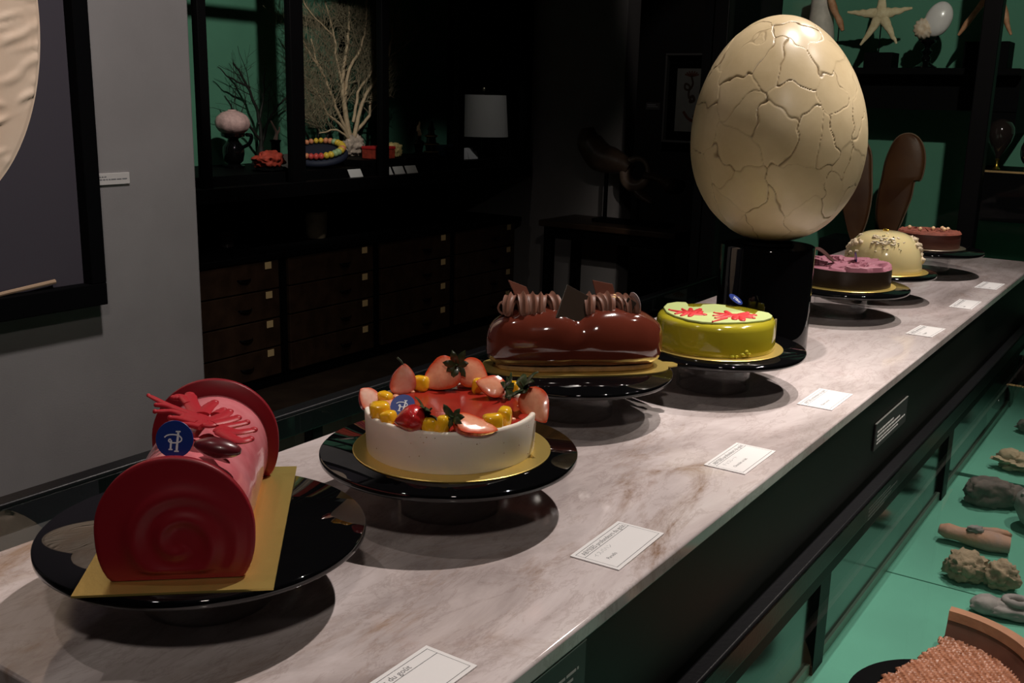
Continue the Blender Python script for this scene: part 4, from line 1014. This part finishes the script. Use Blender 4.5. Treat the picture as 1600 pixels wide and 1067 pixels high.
obj('foot',MB().lathe([(0,0),(.04,0),(.035,.012),(.012,.03),(0,.05)],24,cap=False),'black_coral',bc)
main=[([F(0,.02),F(.02,.10),F(.0,.2),F(-.05,.28)],.010,.004),([F(0,.02),F(.09,.10),F(.13,.18),F(.14,.27)],.010,.004),([F(0,.02),F(-.06,.1),F(-.10,.16)],.008,.003)]
fan(bc,main,8,'black_coral','black_coral',2,60,.5,bounds=lambda p:-.07<p.x<.1)
t=thing('pink_carving','small pinkish branched piece on a black post in the vitrine','carving',(-3.97,3.735,ZP))
obj('post',MB().lathe([(0,0),(.03,0),(.03,.02),(.022,.03),(.022,.11),(.03,.125),(0,.126)],24,cap=False),'black_matte',t)
obj('carving',MB().tube(cr([(0,0,.125),(0,.008,.16),(0,-.006,.185),(0,-.028,.22)],4),[.012,.011,.009,.008,.007,.007,.006,.006,.006,.005,.005,.004,.003],8).tube(cr([(0,.004,.15),(0,.025,.17),(0,.03,.19)],3),[.008,.007,.006,.005,.004,.003,.003],7),'urchin',t)
t=thing('red_box','small red lacquer box with a lid on the riser under the coral','box',(-3.68,4.19,.062))
obj('body',box(-.05,.05,-.075,.075,0,.048),'red_rock',t,smooth=0,bevel=.003); obj('lid',box(-.053,.053,-.078,.078,.048,.064),'red_coral_bright',t,smooth=0,bevel=.004)
o=obj('yellow_sponge',MB().blob((0,0,.038),(.04,.048,.040),4,.16,5,3,lambda d: 1/max(abs(d.x),abs(d.y),abs(d.z))**.55),'yellow_rough',smooth=80,loc=(-3.69,4.315,.062)); tag(o,'rough yellow squarish block beside the red box in the vitrine','block')
ST=[(0,0),(.030,0),(.030,.012),(.018,.02),(.014,.03)]
t=thing('turned_ivory','thin twisted brown turned piece on a black foot in the vitrine','carving',(-3.68,4.525,.062))
obj('foot',MB().lathe([(0,0),(.036,0),(.036,.015),(.02,.025),(.026,.06),(.034,.07),(.03,.08),(.012,.09),(.014,.11),(0,.112)],28,cap=False),'black_gloss',t)
obj('spire',MB().tube([(.004*math.sin(k),.004*math.cos(k),.11+.010*k) for k in range(9)],[.008,.012,.009,.013,.009,.010,.006,.006,.002],8),'ivory',t)
t=thing('tiered_spire','tiered black and gold turned spire on the riser in the vitrine','carving',(-3.68,4.635,.062))
obj('tier',MB().lathe([(0,0),(.042,0),(.042,.02),(.03,.026),(.034,.055),(.045,.06),(.045,.068),(.028,.074),(.026,.10),(.036,.106),(.036,.112),(.02,.118),(.018,.14),(.026,.144),(.02,.150),(.014,.17),(.014,.185),(0,.19)],32,cap=False),'black_gloss',t,smooth=30)
for z,r in ((.064,.047),(.109,.038),(.022,.043)): obj('gold_ring',MB().lathe([(r-.004,z-.003),(r,z-.002),(r,z+.002),(r-.004,z+.003)],32,cap=False),'brass',t)
t=thing('blue_box','dark blue box standing behind the turned spires in the vitrine','box',(-3.72,4.83,ZP))
obj('body',box(-.04,.04,-.075,.075,0,.062),'blue_box',t,smooth=0,bevel=.003); obj('lid',box(-.042,.042,-.077,.077,.062,.084),'blue_box',t,smooth=0,bevel=.003)
def leaning(name,lab,loc,w,h,tilt,m='paper',cat='card',group=None):
    t=thing(name,lab,cat,loc,0,group); mm=Matrix.Rotation(-tilt,4,'Y')
    obj('face',box(-.0012,.0012,-w/2,w/2,0,h).xf(mm),m,t,smooth=0); obj('foot',box(-.03,.0,-w*.3,w*.3,0,.0015),m,t,smooth=0); return t
for y,w,l in ((3.862,.092,'small white card leaning at the front of vitrine below the fan coral'),(4.10,.075,'small white card in vitrine beside the centre post'),(4.195,.080,'left of two adjoining white cards in the vitrine'),(4.297,.088,'right of two adjoining white cards in the vitrine')):
    leaning('small_card',l,(-3.535,y,-.012),w,.044,.5,group='small cards at the front of the vitrine')
leaning('paper_sheet','white paper sheet standing between red rock and necklace','',0,0,0) if False else None
leaning('paper_sheet','white paper sheet standing between the red rock and the necklace',(-3.72,3.565,ZP),.12,.075,.35,cat='paper')
t=thing('paper_stack','pale pink folded papers at the far end of the vitrine','paper',(-3.66,5.0,-.012))
obj('sheet',box(-.001,.001,-.065,.045,.042,.112).xf(Matrix.Rotation(-.3,4,'Y')),'paper',t,smooth=0); obj('sheet',box(.006,.008,-.02,.075,.042,.090).xf(Matrix.Rotation(-.35,4,'Y')),'paper',t,smooth=0)
t=thing('table_lamp','table lamp with a pale grey drum shade at the far end of vitrine','lamp',(-3.68,5.135,ZP))
obj('lamp_shade',MB().lathe([(.150,.130),(.134,.372),(.131,.372),(.147,.130),(.150,.130)],64,cap=False),'lamp_cloth',t,smooth=50)
obj('stem',MB().lathe([(0,0),(.07,0),(.07,.012),(.012,.02),(.012,.36),(.006,.365),(.006,.395),(0,.396)],28,cap=False),'black_gloss',t,smooth=40)
obj('finial',MB().blob((0,0,.405),(.008,.008,.012),2,0),'silver_board',t)
obj('bulb',MB().blob((0,0,.24),(.03,.03,.045),3,0),'ivory',t)

# ------------------------------------------------------------ the dark far end: plinth, bone piece, framed print
t=thing('side_table','black side table carrying the dark bone sculpture','table',(-2.74,5.18,FZ))
HT=.665
obj('table_top',box(-.43,.43,-.2,.2,HT-.035,HT),'dark_wood',t,bevel=.006); obj('apron',box(-.40,.40,-.175,.175,HT-.10,HT-.035),'black_matte',t,smooth=0)
for sx in (-1,1):
    for sy in (-1,1): obj('leg',box(sx*.38-.025,sx*.38+.025,sy*.155-.025,sy*.155+.025,0,HT-.035),'black_matte',t,bevel=.004)
obj('shelf',box(-.37,.37,-.15,.15,.12,.14),'black_matte',t,smooth=0)
t=thing('bone_sculpture','dark carved bone with a ring shaped joint mounted on a thin stand','sculpture',(-2.74,5.18,FZ+HT))
Z0=-(FZ+HT)
S=lambda x,z,y=0:(x+2.74,y,z+Z0)
obj('shaft',MB().tube(cr([S(-2.985,.235),S(-2.97,.16),S(-2.90,.08),S(-2.82,.06),S(-2.755,.045),S(-2.70,.02)],6),lerp_list([.035,.075,.085,.075,.055,.045],31),14),'bone_dark',t,smooth=80)
R_=[]
for k in range(37): a=2*PI*k/36; R_.append((S(0,0)[0]-2.655+.07*math.cos(a),-.01+.01*math.sin(a),Z0+.005+.075*math.sin(a)))
obj('joint_ring',MB().tube(R_,[.026+.012*math.cos(2*PI*k/36+2.2) for k in range(37)],12),'bone_light',t,smooth=80)
obj('flare',MB().tube(cr([S(-2.60,-.01),S(-2.52,-.02),S(-2.45,-.05),S(-2.39,-.06)],6),lerp_list([.05,.032,.05,.085,.06],19),14,flat=.6),'bone_dark',t,smooth=80)
obj('lower_flange',MB().tube(cr([S(-2.68,-.06),S(-2.62,-.12),S(-2.55,-.16)],6),lerp_list([.04,.05,.02],13),12,flat=.5),'bone_dark',t,smooth=80)
obj('stand',MB().box(-.16,.30,-.06,.06,0,.02).tube([(-.11,0,.02),(-.11,0,.30)],.012,10).tube([(.10,0,.02),(.10,0,.20)],.008,8),'black_matte',t,smooth=40)
t=thing('framed_print','framed print of brown worms behind acrylic on the black wall','picture',(-2.78,6.2,.41))
w,h=.215,.275
for a in ((-w,w,h-.012,h),(-w,w,-h,-h+.012),(-w,-w+.012,-h+.012,h-.012),(w-.012,w,-h+.012,h-.012)):
    obj('frame_bar',box(a[0],a[1],-.05,-.001,a[2],a[3]),mat('frame_grey',(.16,.155,.15),.35),t,smooth=0,bevel=.001)
obj('mount',box(-w+.012,w-.012,-.010,-.001,-h+.012,h-.012),'black_matte',t,smooth=0)
pr_=obj('print_sheet',box(-.145,.145,-.0125,-.010,-.205,.185),'print_sheet',t,smooth=0)
def worm(pts,r,m): obj('worm_drawing',MB().tube(cr([(x,-.0128,z) for x,z in pts],6),r,6,flat=.12,upv=(0,1,0)),m,pr_,smooth=0)
worm([(-.045,.135),(-.035,.09),(-.055,.055),(-.085,.06),(-.085,.09),(-.055,.075),(-.06,.03),(-.055,.0)],.0065,'print_brown'); worm([(-.055,.0),(-.03,.015),(-.02,-.01),(-.045,-.02),(-.045,.0)],.009,'print_brown')
for k in range(7): a=PI*(.1+.8*k/6); worm([(-.045,.135),(-.045+.05*math.cos(a),.14+.03*math.sin(a))],.0045,'print_red')
worm([(.05,.15),(.055,.11),(.025,.07),(.02,.025),(.05,.01),(.085,.03)],.0075,'print_brown'); worm([(-.09,-.08),(-.05,-.125),(.0,-.14),(.04,-.12)],.009,'print_red'); worm([(-.02,-.115),(.01,-.075),(.05,-.08),(.05,-.11),(.02,-.105)],.0075,'print_brown')
worm([(.085,-.06),(.11,-.10),(.09,-.15)],.007,'print_red')
obj('acrylic_cover',box(-w+.012,w-.012,-.046,-.043,-h+.012,h-.012),'pane',t,smooth=0)
t=thing('wall_label','dim grey label beside the framed print on the black wall','label',(-3.09,6.2,.36)); obj('plate',box(-.05,.05,-.004,0,-.025,.02),mat('label_dim',(.10,.095,.095),.7),t,smooth=0); obj('lettering',MB().box(-.04,.02,-.0045,-.004,.003,.008).box(-.04,.035,-.0045,-.004,-.008,-.004),'ink_light',t,smooth=0)

# ------------------------------------------------------------ far vitrine with the green back, beyond the end of the counter
fv=thing('far_vitrine','tall black vitrine with green back wall beyond the end of the counter','vitrine',(-.4,3.98,FZ))
o_=(-.4,3.98,FZ)
def fb(name,m,x0,x1,y0,y1,z0,z1,**k): return obj(name,wb(x0,x1,y0,y1,z0,z1,o_),m,fv,**k)
FX0,FX1=-1.46,.95
fb('back_panel','green_wall',FX0,FX1,3.98,4.0,FZ,1.6,smooth=0)
fb('side_panel','black_matte',FX0-.05,FX0,3.38,4.0,FZ,1.6,smooth=0)
fb('side_panel','black_matte',FX1,FX1+.05,3.38,4.0,FZ,1.6,smooth=0)
fb('base','black_matte',FX0,FX1,3.38,3.98,FZ,FZ+.62,smooth=0)
fb('green_board','green_board',FX0,FX1,3.40,3.98,FZ+.62,FZ+.63,smooth=0)
fb('top','black_matte',FX0-.05,FX1+.05,3.38,4.0,1.6,1.65,smooth=0)
for x in (-1.44,-.604,.23): fb('post','black_lacquer',x-.0255,x+.0255,3.36,3.41,FZ+.62,1.6,bevel=.003)
for a,c in ((-1.41,-.632),(-.576,.2)): fb('pane','pane',a,c,3.384,3.388,FZ+.64,1.6,smooth=0)
# wall shelf inside it
t=thing('display_shelf','deep black box shelf on the green back wall under starfish and nautilus','shelf',(-1.0,3.98,.40))
o_=(-1.0,3.98,.40)
def sb(name,m,*a,**k): return obj(name,wb(*a,o_),m,t,**k)
sb('shelf_board','black_matte',-1.40,-.555,3.66,3.98,.50,.522,smooth=0,bevel=.002)
sb('apron','black_matte',-1.40,-.562,3.74,3.98,.388,.50,smooth=0)
sb('bracket','black_matte',-.69,-.564,3.745,3.98,.318,.388,smooth=0)
t=thing('display_shelf','low black box shelf with a brass edge under the dark hourglass vase','shelf',(-.4,3.98,.1)); o_=(-.4,3.98,.1)
sb('box','black_matte',-.665,.25,3.66,3.98,.04,.197,smooth=0,bevel=.002); sb('edge_strip','brass',-.665,.25,3.657,3.665,.197,.203,smooth=0,label='thin brass edge strip'); sb('shelf_board','black_matte',-.665,.25,3.665,3.98,.197,.203,smooth=0)
ZS=.522
def star_mesh():
    b=MB(); arms=[(.100,10),(.098,92),(.116,175),(.118,240),(.112,302)]; vs=[]; n=5
    ring=[]
    for k in range(5):
        L,a=arms[k]; a=math.radians(a); a2=math.radians(arms[(k+1)%5][1]+(360 if k==4 else 0)); d=Vector((math.cos(a),0,math.sin(a))); p=Vector((-d.z,0,d.x))
        m=9; pts=[d*(L*j/m) for j in range(m+1)]; R=[.0175*(1-j/m)**1.0+.0036 for j in range(m+1)]; R[0]=.019
        pts=[q+Vector((rnd.uniform(-.002,.002),0,rnd.uniform(-.002,.002))) for q in pts]
        b.tube(pts,R,10,flat=.55,upv=(0,1,0))
    b.blob((0,0,0),(.024,.013,.024),3,.1,3,2); return b
t=thing('starfish','pale five armed starfish mounted upright on a black block','starfish',(-1.023,3.74,.70))
obj('star_body',star_mesh(),'starfish',t,smooth=70)
obj('pin',MB().tube([(.0,.01,-.01),(0,.012,-.128)],.0022,6),'black_matte',t)
def blockm(w,d,h): return box(-w/2,w/2,-d/2,d/2,0,h)
tag(obj('display_block',blockm(.095,.09,.052),'black_matte',bevel=.002,loc=(-1.013,3.76,ZS)),'black block under the starfish','block')
t=thing('nautilus_shell','white nautilus shell with a striped coil on a black turned stand','shell',(-.861,3.74,.655))
def coilr(d):
    a=math.atan2(d.z,d.x); return 1+.07*math.cos(13*a)*min(1,math.hypot(d.x,d.z)*1.2)-.25*max(0,1-math.hypot(d.x,d.z)/.35)
obj('coil',MB().blob((-.016,-.006,-.004),(.034,.026,.034),4,.02,2,1,coilr),'nautilus_stripe',t,smooth=80,label='cream ribbed coil')
b=MB().blob((.024,0,.026),(.043,.030,.058),4,.02,2,1,lambda d:1-.22*max(0,d.z)**2*0); b.xf(Matrix.Translation((.022,0,.024))@Matrix.Rotation(.35,4,'Y')@Matrix.Translation((-.022,0,-.024)))
obj('body_whorl',b,'nautilus_white',t,smooth=80,label='smooth white outer whorl')
t=thing('turned_stand','black turned stand under the nautilus shell','stand',(-.861,3.74,ZS))
obj('body',MB().lathe([(0,0),(.036,0),(.036,.006),(.022,.014),(.012,.022),(.016,.034),(.011,.044),(.018,.056),(.009,.066),(.012,.076),(.026,.086),(.026,.092),(0,.092)],32,cap=False),'black_gloss',t,smooth=50)
obj('prong',MB().tube(cr([(.02,0,.09),(.028,0,.102),(.024,0,.116)],4),.004,6).tube(cr([(-.02,0,.09),(-.03,0,.10),(-.026,0,.112)],4),.004,6),'black_gloss',t)
tag(obj('display_block',blockm(.135,.10,.085),'black_matte',bevel=.002,loc=(-.672,3.76,ZS)),'larger black block under the two pronged branch coral','block')
t=thing('branch_coral','brown two pronged branch coral hung above a black block','coral',(-.68,3.74,.75))
obj('prong',MB().tube(cr([(.0,0,.02),(-.025,0,-.02),(-.06,0,-.075),(-.088,0,-.122)],6),lerp_list([.010,.012,.009,.010,.004],19),9),'branch_coral',t,smooth=70)
obj('prong',MB().tube(cr([(.0,0,.02),(.025,0,-.01),(.045,0,-.055),(.056,0,-.09),(.071,0,-.122)],6),lerp_list([.010,.010,.011,.008,.004],25),9),'branch_coral',t,smooth=70)
obj('pin',MB().tube([(0,.004,.0),(0,.008,-.143)],.002,6),'black_matte',t)
t=thing('pale_horn','pale tapering horn piece behind the giant egg','horn',(-1.235,3.76,ZS))
obj('horn',MB().tube(cr([(.0,0,.012),(.003,0,.08),(.0,0,.17),(-.006,0,.30)],6),lerp_list([.052,.05,.042,.03],19),16),'horn_pale',t,smooth=80)
obj('foot',MB().lathe([(0,0),(.06,0),(.06,.015),(0,.015)],24,cap=False),'black_matte',t)
t=thing('brown_twig','brown knobbed coral twig leaning beside the pale horn','coral',(-1.15,3.73,ZS))
obj('twig',MB().tube(cr([(.004,0,.125),(-.012,0,.16),(-.03,0,.19),(-.05,0,.24),(-.06,0,.30)],6),lerp_list([.006,.012,.010,.014,.010,.012],25),9),'branch_coral',t,smooth=70)
obj('pin',MB().tube([(-.012,.004,.158),(-.012,.01,0)],.0022,6),'black_matte',t)
# two brown paddle shaped shells
def paddle(name,lab,loc,outl,th=.014):
    t=thing(name,lab,'shell',loc); Q=[p for p in cr([(x,0,z) for x,z in outl+[outl[0]]],5)][:-1]
    def ring(f,y): 
        cx=sum(p.x for p in Q)/len(Q); return [(cx+(p.x-cx)*f,y-.02*math.cos((p.x-cx)*14),p.z if f==1 else p.z) for p in Q]
    n=len(Q); cz=[p.z for p in Q]; b=MB(); vs=[]
    for f,y in ((.84,-th),(1,-th*.4),(1,th*.4),(.84,th)):
        vs+=ring(f,y)
    fs=[(j*n+i,j*n+(i+1)%n,(j+1)*n+(i+1)%n,(j+1)*n+i) for j in range(3) for i in range(n)]
    b.add(vs,fs+[tuple(range(n))[::-1],tuple(3*n+i for i in range(n))]); obj('blade',b,'paddle',t,smooth=60)
    b=MB().tube([(p.x,-.02*math.cos((p.x-sum(q.x for q in Q)/n)*14),p.z) for p in Q]+[Vector(Q[0])-Vector((0,.02,0))],.0035,6); obj('rim',b,'paddle_edge',t,smooth=60,label='pale worn rim'); return t
paddle('paddle_shell','tall brown paddle shaped shell to the right of the giant egg',(-.88,3.62,-.05),[(-.012,0),(-.05,.06),(-.058,.13),(-.05,.20),(-.04,.28),(-.012,.345),(.03,.36),(.065,.335),(.082,.28),(.077,.215),(.058,.205),(.052,.15),(.028,.06),(.008,0)])
paddle('paddle_shell','brown paddle shaped shell half hidden behind the giant egg',(-.99,3.60,-.05),[(.012,0),(.03,.06),(.038,.14),(.032,.22),(.02,.30),(-.02,.35),(-.07,.33),(-.085,.26),(-.07,.17),(-.05,.09),(-.012,0)])
t=thing('shell_stand','black stand with a thin rod holding the paddle shells','stand',(-.94,3.62,FZ+.63)); obj('rod',MB().tube([(.0,.03,.01),(0,.03,.42)],.006,8).blob((0,.02,.43),(.012,.012,.012),2,0),'black_gloss',t); obj('base',box(-.16,.16,-.09,.09,0,.27),'black_matte',t,smooth=0,bevel=.003)
# hourglass vase and the dark egg
t=thing('drop_vase','dark glossy drop shaped vessel standing on a small gold foot','vase',(-.598,3.72,.203))
obj('vessel',MB().lathe([(.0,.030),(.004,.032),(.010,.045),(.024,.07),(.036,.092),(.042,.115),(.040,.135),(.030,.152),(.012,.161),(0,.163)],40,cap=False),'vase_dark',t,smooth=70)
obj('gold_foot',MB().lathe([(0,0),(.011,0),(.012,.003),(.006,.008),(.003,.018),(.004,.028),(.007,.034),(0,.036)],28,cap=False),'gold_leaf',t,smooth=50)
t=thing('dark_egg','dark egg shaped stone on a stand at the right edge of the frame','egg',(-.500,3.74,.203))
obj('stone',MB().blob((0,0,.062),(.036,.036,.050),3,.02,2,3),'vase_dark',t,smooth=80); obj('ring_foot',MB().lathe([(.014,0),(.02,.0),(.018,.014),(.012,.014),(.014,0)],28,cap=False),'gold_leaf',t,smooth=50)

# ------------------------------------------------------------ finds in the low case on the right
ZF=-.34
def find(name,lab,cat,loc,rz,parts):
    t=thing(name,lab,cat,loc,rz)
    for pn,mb,m in parts: obj(pn,mb,m,t,smooth=80)
    return t
ang=math.atan2(E_.y,E_.x)
find('tan_fossil','tan rough winged fossil lying beyond the dark stone','fossil',(-.243,2.30,ZF),ang-.3,[('body',MB().blob((0,0,.018),(.052,.032,.018),4,.4,2.6,3),'stone_tan'),('lobe',MB().blob((-.028,.006,.026),(.024,.022,.018),3,.35,3,4),'stone_tan'),('lobe',MB().blob((.045,-.004,.016),(.035,.022,.014),3,.4,3,5),'stone_tan')])
find('dark_stone_head','dark brown carved stone lump with a broken end','stone',(-.262,2.052,ZF),ang-.15,[('body',MB().blob((-.006,0,.027),(.045,.030,.026),4,.22,2.2,8,lambda d:1/max(abs(d.x),abs(d.y),abs(d.z))**.35),'stone_dark'),('snout',MB().blob((.038,-.004,.026),(.022,.020,.019),3,.3,2.5,9),'stone_dark'),('eye_boss',MB().blob((.014,-.016,.044),(.010,.010,.007),2,.2),'stone_dark')])
t=thing('grey_jar','round grey stone jar at the right edge beside the dark carved stone','jar',(-.163,1.985,ZF))
obj('body',MB().lathe([(0,0),(.022,0),(.040,.012),(.052,.036),(.050,.058),(.036,.074),(.028,.078),(.026,.074),(0,.04)],40,cap=False),'stone_grey',t,smooth=70); obj('rim',MB().lathe([(.027,.076),(.033,.079),(.033,.084),(.026,.084),(.024,.076)],32,cap=False),'stone_grey',t,smooth=50); obj('ear',MB().blob((-.032,-.02,.064),(.010,.008,.008),2,.2),'stone_grey',t)
find('long_fossil','long pinkish orange worn fossil shaped like a limb','fossil',(-.246,1.827,ZF),ang-.36,[('shaft',MB().tube(cr([(-.062,.012,.020),(-.045,.008,.019),(-.02,.002,.018),(.012,-.003,.017),(.05,-.006,.016)],6),lerp_list([.010,.017,.015,.019,.022,.017],25),14,flat=.8),'stone_pink'),('knob',MB().blob((-.006,-.004,.034),(.014,.009,.007),3,.4,3,2),'stone_grey'),('ridge',MB().blob((.024,.010,.028),(.030,.010,.008),3,.4,3,4),'stone_pink')])
find('twin_lump','brown double lump of knobbly stone in front of the long fossil','stone',(-.216,1.684,ZF),ang-.35,[('lump',MB().blob((-.022,.002,.024),(.033,.026,.024),4,.35,2.6,12),'stone_lump'),('lump',MB().blob((.028,-.006,.021),(.026,.024,.023),4,.35,2.6,14),'stone_lump'),('boss',MB().blob((-.02,-.018,.026),(.012,.010,.012),3,.3,3,15),'stone_lump')])
find('grey_sandal_stone','grey flat stone with a raised loop like a slipper','stone',(-.150,1.592,ZF),ang-.28,[('sole',MB().blob((.0,0,.012),(.060,.024,.014),4,.2,2,21),'stone_grey'),('toe',MB().blob((-.04,.002,.014),(.022,.022,.014),3,.15,2,22),'stone_grey'),('loop',MB().tube([(.0+.016*math.cos(a),.001+.013*math.sin(a),.026) for a in [2*PI*k/20 for k in range(21)]],.006,8),'stone_grey')])
find('small_fossil','small dark knob of fossil at the far right edge of the green floor','fossil',(-.270,2.60,ZF),.4,[('body',MB().blob((0,0,.016),(.032,.026,.017),3,.35,2.6,31),'stone_dark'),('tip',MB().blob((.02,-.01,.014),(.018,.014,.012),3,.3,3,32),'stone_dark')])
# broken grating bowl on a black disc
pc=(-.175,1.335)
t=thing('black_disc','flat black disc under the broken clay bowl','disc',(-.178,1.262,ZF)); obj('disc',MB().lathe([(0,0),(.118,0),(.12,.002),(.12,.007),(.118,.009),(0,.009)],64,cap=False),'black_matte',t,smooth=40); obj('felt_foot',MB().lathe([(0,-.0),(.10,0),(.10,.001),(0,.001)],40,cap=False),'black_matte',t)
bw=thing('broken_bowl','broken terracotta bowl with a gritty grating floor on a black disc','bowl',(-.215,1.310,ZF+.010))
def bowl_arc(a0,a1,prof,n=60,jag=0):
    b=MB(); vs=[]; k=len(prof)
    for i in range(n+1):
        a=a0+(a1-a0)*i/n
        for r,z in prof: vs.append((r*math.cos(a),r*math.sin(a),z))
    fs=[(i*k+j,i*k+(j+1)%k,(i+1)*k+(j+1)%k,(i+1)*k+j) for i in range(n) for j in range(k)]
    fs+=[tuple(range(k))[::-1],tuple(n*k+j for j in range(k))]; return b.add(vs,fs)
A0,A1=math.radians(-60),math.radians(91)
obj('wall',bowl_arc(A0,A1,[(.112,.004),(.120,.000),(.130,.020),(.138,.036),(.128,.037),(.119,.021)]),'terracotta_dark',bw,smooth=35,label='dark glazed inner wall of the bowl')
obj('rim',bowl_arc(A0,A1,[(.124,.034),(.139,.030),(.147,.037),(.144,.046),(.128,.046)]),'terracotta',bw,smooth=50)
b=MB(); vs=[]; st_=.0016; nx=int(.32/st_); BW=-.104; idx={}; fs=[]
def inside(x,y):
    r=math.hypot(x,y); a=math.degrees(math.atan2(y,x)); w=.008*noise.noise(Vector((x*60,y*60,2)))+.004*noise.noise(Vector((x*170,y*170,5)))
    return r<.124 and y<.122 and .96*x-.28*y+w>-.034
for i in range(nx):
    for j in range(nx):
        x=-.17+i*st_; y=-.16+j*st_
        if inside(x,y):
            u=(x*.8+y*.6)/.0085; v=(-x*.6+y*.8)/.0060; v+= .5*(math.floor(u)%2); fu=u-math.floor(u)-.5; fv=v-math.floor(v)-.5
            pit=max(0,1-((fu/.34)**2+(fv/.34)**2)); r=math.hypot(x,y)
            idx[(i,j)]=len(vs); vs.append((x,y,.007+max(0,r-.08)**2*5-.0038*pit**.6+.0008*noise.noise(Vector((x*120,y*120,1)))+.0008*noise.noise(Vector((x*400,y*400,1)))))
for (i,j) in list(idx):
    q=((i,j),(i+1,j),(i+1,j+1),(i,j+1))
    if all(k in idx for k in q): fs.append(tuple(idx[k] for k in q))
o=obj('grating_floor',b.add(vs,fs),'terracotta_grit',bw,smooth=50,label='orange pink pitted grating floor'); sm=o.modifiers.new('thickness','SOLIDIFY'); sm.thickness=.007; sm.offset=-1
